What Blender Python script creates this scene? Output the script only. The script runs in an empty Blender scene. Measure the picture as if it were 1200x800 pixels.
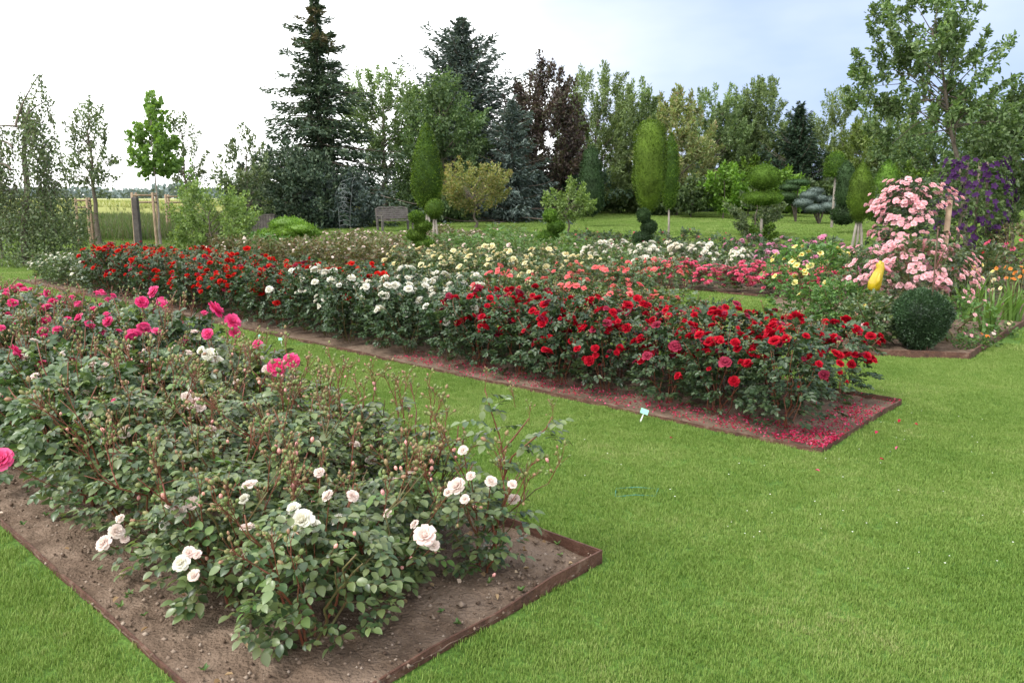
import bpy, math, random
import numpy as np
from mathutils import Vector, Quaternion, Euler

# ---------------------------------------------------------------- scene, camera, light
S = bpy.context.scene
COL = S.collection
PI = math.pi
H_CAM, F_PX, HZ = 1.7, 920.0, 232.0
TILT = math.atan((400 - HZ) / F_PX)
cam_d = bpy.data.cameras.new("camera"); cam = bpy.data.objects.new("camera", cam_d); COL.objects.link(cam)
cam.location = (0, 0, H_CAM); cam.rotation_euler = (PI/2 - TILT, 0, 0)
cam_d.sensor_width = 36; cam_d.lens = F_PX / 1200 * 36
cam_d.clip_start = 0.05; cam_d.clip_end = 4000
S.camera = cam
S.view_settings.view_transform = 'Standard'; S.view_settings.look = 'None'
S.view_settings.exposure = 1.38; S.view_settings.gamma = 1
S.view_settings.use_curve_mapping = False
S.cycles.max_bounces = 7; S.cycles.diffuse_bounces = 3; S.cycles.transmission_bounces = 4
S.cycles.transparent_max_bounces = 4; S.cycles.glossy_bounces = 2
S.cycles.use_denoising = True

SUN_EL, SUN_AZ = math.radians(52), math.radians(-125)     # azimuth from +Y towards +X
sd = bpy.data.lights.new("sun", 'SUN'); sun = bpy.data.objects.new("sun", sd); COL.objects.link(sun)
sd.energy = 1.2; sd.angle = math.radians(14); sd.color = (1, .97, .92)
sv = Vector((math.sin(SUN_AZ)*math.cos(SUN_EL), math.cos(SUN_AZ)*math.cos(SUN_EL), math.sin(SUN_EL)))
sun.rotation_euler = sv.to_track_quat('Z', 'Y').to_euler(); sun.location = (-5, -5, 12)

W = bpy.data.worlds.new("World"); S.world = W; W.use_nodes = True
nt = W.node_tree; nt.nodes.clear()
def N(t, kind, **kw):
    n = t.nodes.new(kind)
    for k, v in kw.items(): setattr(n, k, v)
    return n
wo = N(nt, 'ShaderNodeOutputWorld'); bg = N(nt, 'ShaderNodeBackground'); nt.links.new(bg.outputs[0], wo.inputs[0])
sky = N(nt, 'ShaderNodeTexSky', sky_type='NISHITA'); sky.sun_disc = False
sky.sun_elevation = SUN_EL; sky.sun_rotation = SUN_AZ; sky.air_density = 1.1; sky.dust_density = 1.5
tc = N(nt, 'ShaderNodeTexCoord')
mp = N(nt, 'ShaderNodeMapping'); mp.inputs['Scale'].default_value = (1.2, 1.2, 3.2); mp.inputs['Location'].default_value = (.35, .2, .1)
nz = N(nt, 'ShaderNodeTexNoise'); nz.inputs['Scale'].default_value = 1.6; nz.inputs['Detail'].default_value = 5; nz.inputs['Roughness'].default_value = .5
nt.links.new(tc.outputs['Generated'], mp.inputs[0]); nt.links.new(mp.outputs[0], nz.inputs[0])
# cloud sheet thins towards the north-east (right of the picture)
dt = N(nt, 'ShaderNodeVectorMath', operation='DOT_PRODUCT'); dt.inputs[1].default_value = (.80, .45, .25)
nt.links.new(tc.outputs['Generated'], dt.inputs[0])
mr = N(nt, 'ShaderNodeMapRange'); mr.inputs['From Min'].default_value = .36; mr.inputs['From Max'].default_value = .78
mr.inputs['To Min'].default_value = 0.0; mr.inputs['To Max'].default_value = 1.0; mr.interpolation_type = 'SMOOTHSTEP'
nt.links.new(dt.outputs['Value'], mr.inputs[0])
ad = N(nt, 'ShaderNodeMath', operation='MULTIPLY_ADD'); ad.inputs[1].default_value = 1.6; ad.inputs[2].default_value = -.8
nt.links.new(nz.outputs[0], ad.inputs[0])
sm = N(nt, 'ShaderNodeMath', operation='ADD'); nt.links.new(mr.outputs[0], sm.inputs[0]); nt.links.new(ad.outputs[0], sm.inputs[1])
cr = N(nt, 'ShaderNodeValToRGB'); e = cr.color_ramp.elements
e[0].position = .30; e[0].color = (1.0, 1.0, 1.0, 1); e[1].position = .95; e[1].color = (.175, .222, .345, 1)
x = cr.color_ramp.elements.new(.70); x.color = (.255, .29, .385, 1)
x = cr.color_ramp.elements.new(.42); x.color = (.36, .375, .42, 1)
nt.links.new(sm.outputs[0], cr.inputs[0])
bs = N(nt, 'ShaderNodeVectorMath', operation='SCALE'); bs.inputs['Scale'].default_value = 9.6
nt.links.new(cr.outputs[0], bs.inputs[0])
mx = N(nt, 'ShaderNodeMix', data_type='RGBA'); mx.inputs[0].default_value = .88
nt.links.new(sky.outputs[0], mx.inputs[6]); nt.links.new(bs.outputs[0], mx.inputs[7])
nt.links.new(mx.outputs[2], bg.inputs[0]); bg.inputs[1].default_value = .12

# ---------------------------------------------------------------- geometry helpers
def gz(y):
    """gentle rise of the garden towards its far end"""
    y = np.asarray(y, dtype=float)
    a = np.clip((y-20)/13, 0, 1); b = np.clip((y-32)/30, 0, 1)
    return .42*a*a*(3-2*a) + .40*b*b*(3-2*b)
def gzf(y): return float(gz(y))
def ray(px, py):
    v, x = py-400, px-600
    return x, F_PX*math.cos(TILT)-v*math.sin(TILT), -(F_PX*math.sin(TILT)+v*math.cos(TILT))
def pt(px, py, d):
    x, y, z = ray(px, py); s = d/y
    return x*s, H_CAM+z*s
def G(px, py):
    x, y, z = ray(px, py); s = H_CAM/-z if z < 0 else 1
    for i in range(40):
        s = (H_CAM-gzf(y*s))/-z
    return x*s, y*s
def proj(x, y, z):
    c, s = math.cos(TILT), math.sin(TILT)
    fw = y*c - (z-H_CAM)*s; dn = -(y*s) - (z-H_CAM)*c
    return 600+F_PX*x/fw, 400+F_PX*dn/fw

class MB:
    """collects geometry; quads, tris; one material index per chunk"""
    def __init__(s): s.V = []; s.Q = []; s.T = []; s.n = 0; s.qm = []; s.tm = []
    def add(s, V, Q=None, T=None, m=0):
        V = np.asarray(V, dtype=np.float32).reshape(-1, 3)
        if Q is not None and len(Q):
            Q = np.asarray(Q, dtype=np.int64).reshape(-1, 4)+s.n; s.Q.append(Q); s.qm.append(np.full(len(Q), m))
        if T is not None and len(T):
            T = np.asarray(T, dtype=np.int64).reshape(-1, 3)+s.n; s.T.append(T); s.tm.append(np.full(len(T), m))
        s.V.append(V); s.n += len(V); return s
    def mesh(s, name, mats, smooth=True):
        me = bpy.data.meshes.new(name)
        V = np.concatenate(s.V)
        Q = np.concatenate(s.Q) if s.Q else np.zeros((0, 4), int); T = np.concatenate(s.T) if s.T else np.zeros((0, 3), int)
        me.vertices.add(len(V)); me.vertices.foreach_set('co', V.ravel())
        me.loops.add(Q.size+T.size); me.loops.foreach_set('vertex_index', np.concatenate([Q.ravel(), T.ravel()]).astype(np.int32))
        nf = len(Q)+len(T); me.polygons.add(nf)
        st = np.concatenate([np.arange(len(Q))*4, len(Q)*4+np.arange(len(T))*3]).astype(np.int32)
        me.polygons.foreach_set('loop_start', st)
        me.polygons.foreach_set('material_index', np.concatenate(s.qm+s.tm).astype(np.int32))
        me.polygons.foreach_set('use_smooth', np.full(nf, smooth, dtype=bool))
        for m in (mats if isinstance(mats, (list, tuple)) else [mats]): me.materials.append(m)
        me.update(calc_edges=True); me.validate(verbose=False)
        return me

def box(mb, c, d, rz=0, m=0, tilt=None):
    """centre c, full dims d, slightly bevelled long edges are left to the eye at this size"""
    x, y, z = d[0]/2, d[1]/2, d[2]/2
    V = np.array([[-x,-y,-z],[x,-y,-z],[x,y,-z],[-x,y,-z],[-x,-y,z],[x,-y,z],[x,y,z],[-x,y,z]])
    if tilt is not None: V = V @ np.array(Euler(tilt).to_matrix()).T
    cs, sn = math.cos(rz), math.sin(rz)
    V = V @ np.array([[cs, sn, 0], [-sn, cs, 0], [0, 0, 1]]) + np.array(c)
    mb.add(V, [[0,3,2,1],[4,5,6,7],[0,1,5,4],[1,2,6,5],[2,3,7,6],[3,0,4,7]], m=m)
def tube(mb, P, R, k=6, m=0, cap=True):
    P = np.asarray(P, float); n = len(P); R = np.broadcast_to(np.asarray(R, float), (n,))
    T = np.gradient(P, axis=0); T /= np.linalg.norm(T, axis=1)[:, None]+1e-9
    ref = np.array([0, 0, 1.]) if abs(T[:, 2]).mean() < .9 else np.array([1., 0, 0])
    A = np.cross(T, ref); A /= np.linalg.norm(A, axis=1)[:, None]+1e-9; B = np.cross(T, A)
    a = np.arange(k)*2*PI/k
    V = P[:, None]+R[:, None, None]*(np.cos(a)[None, :, None]*A[:, None]+np.sin(a)[None, :, None]*B[:, None])
    i = np.arange(n-1)[:, None]*k; j = np.arange(k)[None]; j2 = (j+1) % k
    Q = np.stack([i+j, i+j2, i+k+j2, i+k+j], -1).reshape(-1, 4)
    V = V.reshape(-1, 3); Tt = None
    if cap:
        V = np.vstack([V, P[-1]+T[-1]*R[-1]*.3]); c = len(V)-1; b = (n-1)*k
        Tt = [[b+q, b+(q+1) % k, c] for q in range(k)]
    mb.add(V, Q, Tt, m=m)
def lathe(mb, prof, k=12, c=(0,0,0), m=0):
    n = len(prof); a = np.arange(k)*2*PI/k; pr = np.array(prof, float)
    V = np.stack([pr[:, None, 0]*np.cos(a), pr[:, None, 0]*np.sin(a), np.repeat(pr[:, 1:2], k, 1)], -1).reshape(-1, 3)+np.array(c)
    i = np.arange(n-1)[:, None]*k; j = np.arange(k)[None]; j2 = (j+1) % k
    mb.add(V, np.stack([i+j, i+j2, i+k+j2, i+k+j], -1).reshape(-1, 4), m=m)

def unit(v): return v/(np.linalg.norm(v, axis=-1, keepdims=True)+1e-9)
def rdir(r, n, up=0):
    v = r.normal(size=(n, 3)); v = unit(v); v[:, 2] += up; return unit(v)
def leaves(mb, P, A, Nn, L, Wd, kind='hex', fold=.25, m=0):
    """n separate leaves: base point P, axis A, normal N, length L, width Wd"""
    n = len(P); A = unit(A); B = unit(np.cross(Nn, A)); Nn = np.cross(A, B)
    L = np.broadcast_to(L, (n,))[:, None]; Wd = np.broadcast_to(Wd, (n,))[:, None]
    if kind == 'dia':
        V = np.stack([P, P+A*L*.45+B*Wd*.5+Nn*Wd*fold, P+A*L, P+A*L*.45-B*Wd*.5+Nn*Wd*fold], 1)
        q = np.array([[0, 1, 2, 3]]); k = 4
    elif kind == 'hex':
        V = np.stack([P, P+A*L*.25+B*Wd*.46+Nn*Wd*fold, P+A*L*.68+B*Wd*.42+Nn*Wd*fold*.9, P+A*L-Nn*L*.08,
                      P+A*L*.68-B*Wd*.42+Nn*Wd*fold*.9, P+A*L*.25-B*Wd*.46+Nn*Wd*fold], 1)
        q = np.array([[0, 1, 2, 3], [0, 3, 4, 5]]); k = 6
    else:   # 'full': two rows of quads each side of a midrib
        y = np.array([0, .18, .42, .68, .88, 1.0]); w = np.array([0.02, .36, .5, .42, .2, 0.0]); dr = -.22*y**2
        mid = P[:, None]+A[:, None]*(L[:, None]*y[None, :, None])+Nn[:, None]*(L[:, None]*dr[None, :, None])
        wi = Wd[:, None]*w[None, :, None]
        lf = mid+B[:, None]*wi+Nn[:, None]*wi*fold*1.6; rt = mid-B[:, None]*wi+Nn[:, None]*wi*fold*1.6
        V = np.concatenate([mid, lf[:, 1:5], rt[:, 1:5]], 1); k = 14
        # mid 0-5, left 6-9 (rows 1-4), right 10-13
        q = np.array([[1, 6, 7, 2], [2, 7, 8, 3], [3, 8, 9, 4], [2, 11, 10, 1], [3, 12, 11, 2], [4, 13, 12, 3]])
        t = np.array([[0, 6, 1], [0, 1, 10], [4, 9, 5], [4, 5, 13]])
        off = (np.arange(n)*k)[:, None, None]
        mb.add(V.reshape(-1, 3), (q[None]+off).reshape(-1, 4), (t[None]+off).reshape(-1, 3), m=m); return
    off = (np.arange(n)*k)[:, None, None]
    mb.add(V.reshape(-1, 3), (q[None]+off).reshape(-1, 4), m=m)
def compound(mb, r, P, A, Nn, s, kind='hex', n=5, m=0):
    """rose leaf: 5 leaflets on one stalk, for many leaves at once (s = leaflet length)"""
    c = len(P); A = unit(A); B = unit(np.cross(Nn, A)); Nn = np.cross(A, B); s = np.broadcast_to(s, (c,))[:, None]
    spec = [(.9, 0, 1.12), (.55, .85, 1.0), (.55, -.85, 1.0), (.05, 1.05, .82), (.05, -1.05, .82), (-.4, 1.1, .7), (-.4, -1.1, .7)][:n]
    for (t, a, k) in spec:
        a = a+r.normal(0, .12, (c, 1)); ax = A*np.cos(a)+B*np.sin(a)+r.normal(0, .12, (c, 3))
        nn = unit(Nn+r.normal(0, .22, (c, 3)))
        leaves(mb, P+A*s*(t+.6)+B*np.sign(np.sin(a))*s*.06, ax, nn, (s*k)[:, 0], (s*k*.68)[:, 0], kind, m=m)

# ---------------------------------------------------------------- objects
def ob(name, me, parent=None, loc=(0, 0, 0), rot=None, sc=None, mats=None):
    o = bpy.data.objects.new(name, me); COL.objects.link(o); o.location = loc
    if rot is not None: o.rotation_euler = rot
    if sc is not None: o.scale = (sc, sc, sc) if np.isscalar(sc) else sc
    if parent is not None: o.parent = parent
    if mats:
        for i, mm in mats.items(): o.material_slots[i].link = 'OBJECT'; o.material_slots[i].material = mm
    return o
def tag(o, label, cat, group=None):
    o['label'] = label; o['category'] = cat
    if group: o['group'] = group
    return o
def thing(name, label, cat, loc, rz=0, group=None, sc=1):
    o = bpy.data.objects.new(name, None); COL.objects.link(o); o.location = loc; o.rotation_euler = (0, 0, rz)
    o.empty_display_size = .1; o.scale = (sc, sc, sc); return tag(o, label, cat, group)
def stuff(o): o['kind'] = 'stuff'; return o
def structure(o): o['kind'] = 'structure'; return o

# ---------------------------------------------------------------- materials
def newmat(name):
    m = bpy.data.materials.new(name); m.use_nodes = True; t = m.node_tree; t.nodes.clear()
    return m, t, N(t, 'ShaderNodeOutputMaterial')
def hsv_obj(t, col, amt_v=.25, amt_h=.02):
    """vary a colour per object"""
    oi = N(t, 'ShaderNodeObjectInfo'); h = N(t, 'ShaderNodeHueSaturation')
    a = N(t, 'ShaderNodeMapRange'); a.inputs[3].default_value = 1-amt_v; a.inputs[4].default_value = 1+amt_v
    b = N(t, 'ShaderNodeMapRange'); b.inputs[3].default_value = .5-amt_h; b.inputs[4].default_value = .5+amt_h
    t.links.new(oi.outputs['Random'], a.inputs[0]); t.links.new(oi.outputs['Random'], b.inputs[0])
    t.links.new(a.outputs[0], h.inputs['Value']); t.links.new(b.outputs[0], h.inputs['Hue']); t.links.new(col, h.inputs['Color'])
    return h.outputs[0]
def leafmat(name, cols, rough=.5, tr=.28, spec=.4, ov=.15, oh=.01, scale=0):
    m, t, out = newmat(name); geo = N(t, 'ShaderNodeNewGeometry')
    rp = N(t, 'ShaderNodeValToRGB'); rp.color_ramp.interpolation = 'LINEAR'
    el = rp.color_ramp.elements; n = len(cols)
    el[0].color = (*cols[0], 1); el[1].color = (*cols[-1], 1); el[0].position = 0; el[1].position = 1
    for i in range(1, n-1): q = el.new(i/(n-1)); q.color = (*cols[i], 1)
    t.links.new(geo.outputs['Random Per Island'], rp.inputs[0])
    c = rp.outputs[0]
    if scale:   # clumps of lighter and darker leaves through the crown
        tcn = N(t, 'ShaderNodeTexCoord'); ns = N(t, 'ShaderNodeTexNoise'); ns.inputs['Scale'].default_value = scale; ns.inputs['Detail'].default_value = 2
        t.links.new(tcn.outputs['Object'], ns.inputs[0])
        mrn = N(t, 'ShaderNodeMapRange'); mrn.inputs[1].default_value = .3; mrn.inputs[2].default_value = .7; mrn.inputs[3].default_value = .62; mrn.inputs[4].default_value = 1.4
        t.links.new(ns.outputs[0], mrn.inputs[0]); vs = N(t, 'ShaderNodeVectorMath', operation='SCALE')
        t.links.new(c, vs.inputs[0]); t.links.new(mrn.outputs[0], vs.inputs['Scale']); c = vs.outputs[0]
    if ov or oh: c = hsv_obj(t, c, ov, oh)
    b = N(t, 'ShaderNodeBsdfPrincipled'); b.inputs['Roughness'].default_value = rough; b.inputs['Specular IOR Level'].default_value = spec
    tn = N(t, 'ShaderNodeBsdfTranslucent'); mxs = N(t, 'ShaderNodeMixShader'); mxs.inputs[0].default_value = tr
    br = N(t, 'ShaderNodeVectorMath', operation='MULTIPLY'); br.inputs[1].default_value = (1.5, 1.5, .7)
    t.links.new(c, b.inputs['Base Color']); t.links.new(c, br.inputs[0]); t.links.new(br.outputs[0], tn.inputs[0])
    t.links.new(b.outputs[0], mxs.inputs[1]); t.links.new(tn.outputs[0], mxs.inputs[2]); t.links.new(mxs.outputs[0], out.inputs[0])
    return m
def petalmat(name, c1, c2, rough=.6, tr=.42, spec=.15, core=None):
    """per-flower colour between c1 and c2; core = colour near the heart of the flower"""
    m, t, out = newmat(name); oi = N(t, 'ShaderNodeObjectInfo'); geo = N(t, 'ShaderNodeNewGeometry')
    mi = N(t, 'ShaderNodeMix', data_type='RGBA'); mi.inputs[6].default_value = (*c1, 1); mi.inputs[7].default_value = (*c2, 1)
    av = N(t, 'ShaderNodeMath', operation='MULTIPLY_ADD'); av.inputs[1].default_value = .55
    t.links.new(geo.outputs['Random Per Island'], av.inputs[0])
    h = N(t, 'ShaderNodeMath', operation='MULTIPLY'); h.inputs[1].default_value = .45; t.links.new(oi.outputs['Random'], h.inputs[0]); t.links.new(h.outputs[0], av.inputs[2])
    t.links.new(av.outputs[0], mi.inputs[0]); c = mi.outputs[2]
    if core:
        tcn = N(t, 'ShaderNodeTexCoord'); ln = N(t, 'ShaderNodeVectorMath', operation='LENGTH'); t.links.new(tcn.outputs['Object'], ln.inputs[0])
        r1 = N(t, 'ShaderNodeMapRange'); r1.inputs[1].default_value = .1; r1.inputs[2].default_value = .42; t.links.new(ln.outputs['Value'], r1.inputs[0])
        m2 = N(t, 'ShaderNodeMix', data_type='RGBA'); m2.inputs[6].default_value = (*core, 1)
        t.links.new(r1.outputs[0], m2.inputs[0]); t.links.new(c, m2.inputs[7]); c = m2.outputs[2]
    b = N(t, 'ShaderNodeBsdfPrincipled'); b.inputs['Roughness'].default_value = rough; b.inputs['Specular IOR Level'].default_value = spec
    tn = N(t, 'ShaderNodeBsdfTranslucent'); mxs = N(t, 'ShaderNodeMixShader'); mxs.inputs[0].default_value = tr
    t.links.new(c, b.inputs['Base Color']); t.links.new(c, tn.inputs[0])
    t.links.new(b.outputs[0], mxs.inputs[1]); t.links.new(tn.outputs[0], mxs.inputs[2]); t.links.new(mxs.outputs[0], out.inputs[0])
    return m
def noisemat(name, stops, scale=8, detail=6, rough=.85, bump=.3, bscale=None, stretch=(1, 1, 1), metallic=0, spec=.3, second=None, coords='Object'):
    m, t, out = newmat(name); tcn = N(t, 'ShaderNodeTexCoord'); mpn = N(t, 'ShaderNodeMapping'); mpn.inputs['Scale'].default_value = stretch
    ns = N(t, 'ShaderNodeTexNoise'); ns.inputs['Scale'].default_value = scale; ns.inputs['Detail'].default_value = detail; ns.inputs['Roughness'].default_value = .6
    rp = N(t, 'ShaderNodeValToRGB'); el = rp.color_ramp.elements
    el[0].position = stops[0][0]; el[0].color = (*stops[0][1], 1); el[1].position = stops[-1][0]; el[1].color = (*stops[-1][1], 1)
    for p, c in stops[1:-1]: q = el.new(p); q.color = (*c, 1)
    b = N(t, 'ShaderNodeBsdfPrincipled'); b.inputs['Roughness'].default_value = rough; b.inputs['Metallic'].default_value = metallic; b.inputs['Specular IOR Level'].default_value = spec
    L = t.links.new
    L(tcn.outputs[coords], mpn.inputs[0]); L(mpn.outputs[0], ns.inputs[0]); L(ns.outputs[0], rp.inputs[0]); c = rp.outputs[0]
    if second:   # (scale, colour, lo, hi)
        n2 = N(t, 'ShaderNodeTexNoise'); n2.inputs['Scale'].default_value = second[0]; n2.inputs['Detail'].default_value = 3; L(mpn.outputs[0], n2.inputs[0])
        r2 = N(t, 'ShaderNodeMapRange'); r2.inputs[1].default_value = second[2]; r2.inputs[2].default_value = second[3]; L(n2.outputs[0], r2.inputs[0])
        m2 = N(t, 'ShaderNodeMix', data_type='RGBA'); m2.inputs[7].default_value = (*second[1], 1); L(r2.outputs[0], m2.inputs[0]); L(c, m2.inputs[6]); c = m2.outputs[2]
    L(c, b.inputs['Base Color'])
    if bump:
        n3 = N(t, 'ShaderNodeTexNoise'); n3.inputs['Scale'].default_value = bscale or scale*3; n3.inputs['Detail'].default_value = 6; L(mpn.outputs[0], n3.inputs[0])
        bp = N(t, 'ShaderNodeBump'); bp.inputs['Strength'].default_value = bump; bp.inputs['Distance'].default_value = .02
        L(n3.outputs[0], bp.inputs['Height']); L(bp.outputs[0], b.inputs['Normal'])
    L(b.outputs[0], out.inputs[0]); return m
def plain(name, c, rough=.6, metallic=0, spec=.4):
    return noisemat(name, [(.3, tuple(v*.85 for v in c)), (.7, tuple(min(1, v*1.1) for v in c))], 12, 4, rough, .1, 40, metallic=metallic, spec=spec)

M = {}
# rose foliage
M['rose_leaf'] = leafmat('rose_leaf', [(.036,.066,.024), (.055,.092,.034), (.075,.116,.046), (.098,.142,.060), (.15,.19,.06)], .36, .25, .6, .18, .015)
M['rose_leaf_dark'] = leafmat('rose_leaf_dark', [(.022,.046,.020), (.034,.066,.027), (.050,.088,.036), (.074,.115,.046)], .40, .2, .5, .12)
M['rose_leaf_fresh'] = leafmat('rose_leaf_fresh', [(.05,.10,.03), (.075,.15,.04), (.10,.19,.05), (.14,.22,.06)], .5, .28, .4, .12)
M['rose_leaf_bronze'] = leafmat('rose_leaf_bronze', [(.05,.085,.03), (.08,.11,.04), (.13,.09,.05), (.17,.14,.07), (.08,.12,.04)], .5, .25, .4, .12)
M['cane'] = noisemat('cane', [(.3, (.13,.030,.020)), (.55, (.15,.055,.028)), (.75, (.11,.10,.035))], 30, 3, .5, .1, 90)
M['cane_green'] = noisemat('cane_green', [(.3, (.07,.10,.03)), (.7, (.14,.07,.035))], 20, 3, .5, .1, 90)
M['bud'] = leafmat('bud', [(.12,.18,.05), (.17,.21,.07), (.22,.20,.08), (.33,.15,.11)], .5, .15, .3, 0, 0)
M['bud_pink'] = leafmat('bud_pink', [(.62,.30,.27), (.70,.38,.34), (.55,.18,.18)], .5, .25, .3, .1)
# petals
PET = dict(
 scarlet=petalmat('petal_scarlet', (.50,.008,.008), (.66,.022,.012)),
 crimson=petalmat('petal_crimson', (.36,.004,.018), (.58,.010,.030)),
 white=petalmat('petal_white', (.74,.72,.60), (.82,.80,.74), core=(.76,.70,.48)),
 blush=petalmat('petal_blush', (.80,.72,.64), (.84,.66,.62), core=(.88,.78,.68)),
 magenta=petalmat('petal_magenta', (.70,.025,.17), (.84,.16,.34)),
 cream=petalmat('petal_cream', (.78,.70,.38), (.82,.77,.56), core=(.80,.62,.24)),
 coral=petalmat('petal_coral', (.74,.09,.14), (.80,.24,.22), core=(.82,.34,.18)),
 hotpink=petalmat('petal_hotpink', (.72,.09,.18), (.80,.20,.30)),
 lilac=petalmat('petal_lilac', (.70,.26,.42), (.78,.42,.55)),
 softpink=petalmat('petal_softpink', (.80,.34,.40), (.86,.60,.62), core=(.86,.66,.55)),
 yellow=petalmat('petal_yellow', (.80,.74,.22), (.82,.78,.42), core=(.78,.55,.05)),
 orange=petalmat('petal_orange', (.80,.22,.04), (.80,.35,.08)),
 cream_white=petalmat('petal_cream_white', (.80,.74,.60), (.82,.80,.72)),
 faded=petalmat('petal_faded', (.20,.012,.030), (.40,.04,.09)),
 purple=petalmat('petal_purple', (.028,.007,.042), (.055,.016,.080), tr=.2),
)
M['petals_fallen'] = leafmat('petals_fallen', [(.26,.01,.04), (.42,.03,.10), (.34,.01,.03), (.55,.12,.22)], .6, .15, .1, 0, 0)
M['daisy'] = leafmat('daisy', [(.75,.75,.68), (.8,.8,.75)], .6, .1, .1, 0, 0)
# soil, boards, wood
M['soil'] = noisemat('soil', [(.28, (.080,.054,.038)), (.5, (.140,.098,.070)), (.72, (.225,.165,.122))], 9, 9, .95, 1.0, 55, second=(2.2, (.225,.165,.122), .5, .75), spec=.1)
M['clod'] = leafmat('clod', [(.075,.05,.036), (.13,.092,.066), (.20,.148,.11), (.30,.24,.19)], .95, 0, .1, 0, 0)
M['edging'] = noisemat('edging', [(.3, (.055,.028,.020)), (.55, (.105,.050,.033)), (.75, (.20,.135,.10))], 14, 7, .7, .5, 60, spec=.3)
M['oldwood'] = noisemat('oldwood', [(.3, (.10,.078,.058)), (.6, (.20,.16,.125)), (.8, (.29,.245,.20))], 6, 6, .85, .5, 30, stretch=(1, 1, .15))
M['benchwood'] = noisemat('benchwood', [(.3, (.085,.07,.065)), (.6, (.14,.125,.115)), (.8, (.21,.19,.175))], 10, 5, .85, .4, 40)
M['darkwood'] = noisemat('darkwood', [(.3, (.05,.043,.038)), (.7, (.10,.088,.08))], 8, 5, .9, .4, 40)
M['stake'] = noisemat('stake', [(.3, (.22,.15,.095)), (.7, (.36,.27,.18))], 8, 5, .85, .4, 30)
M['bark'] = noisemat('bark', [(.3, (.075,.060,.045)), (.6, (.14,.115,.09)), (.8, (.20,.18,.15))], 7, 7, .9, .8, 25, stretch=(1, 1, .4))
M['bark_pale'] = noisemat('bark_pale', [(.3, (.16,.135,.11)), (.7, (.30,.27,.23))], 8, 7, .9, .6, 25, stretch=(1, 1, .4))
M['iron'] = noisemat('iron', [(.3, (.06,.035,.028)), (.7, (.14,.075,.05))], 20, 5, .7, .3, 80, metallic=.3)
M['wire'] = plain('wire', (.16,.17,.17), .5)
M['tag_green'] = plain('tag_green', (.28,.72,.48), .5); M['tag_white'] = plain('tag_white', (.78,.78,.76), .5)
M['teal'] = plain('teal', (.05,.20,.15), .7)
M['glaze_yellow'] = plain('glaze_yellow', (.42,.30,.010), .35, spec=.5); M['glaze_pink'] = plain('glaze_pink', (.70,.24,.30), .35)
# grass
def lawnmat():
    m, t, out = newmat('lawn'); L = t.links.new
    g = N(t, 'ShaderNodeNewGeometry'); b = N(t, 'ShaderNodeBsdfPrincipled'); b.inputs['Roughness'].default_value = .9; b.inputs['Specular IOR Level'].default_value = .15
    n1 = N(t, 'ShaderNodeTexNoise'); n1.inputs['Scale'].default_value = 1.1; n1.inputs['Detail'].default_value = 5
    n2 = N(t, 'ShaderNodeTexNoise'); n2.inputs['Scale'].default_value = 45; n2.inputs['Detail'].default_value = 6
    L(g.outputs['Position'], n1.inputs[0]); L(g.outputs['Position'], n2.inputs[0])
    rp = N(t, 'ShaderNodeValToRGB'); el = rp.color_ramp.elements
    el[0].position = .3; el[0].color = (.065,.130,.022, 1); el[1].position = .7; el[1].color = (.090,.165,.030, 1)
    L(n1.outputs[0], rp.inputs[0])
    mr2 = N(t, 'ShaderNodeMapRange'); mr2.inputs[1].default_value = .3; mr2.inputs[2].default_value = .7; mr2.inputs[3].default_value = .6; mr2.inputs[4].default_value = 1.25
    L(n2.outputs[0], mr2.inputs[0]); v = N(t, 'ShaderNodeVectorMath', operation='SCALE'); L(rp.outputs[0], v.inputs[0]); L(mr2.outputs[0], v.inputs['Scale'])
    L(v.outputs[0], b.inputs['Base Color'])
    bp = N(t, 'ShaderNodeBump'); bp.inputs['Strength'].default_value = .7; bp.inputs['Distance'].default_value = .03; L(n2.outputs[0], bp.inputs['Height']); L(bp.outputs[0], b.inputs['Normal'])
    L(b.outputs[0], out.inputs[0]); return m
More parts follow.
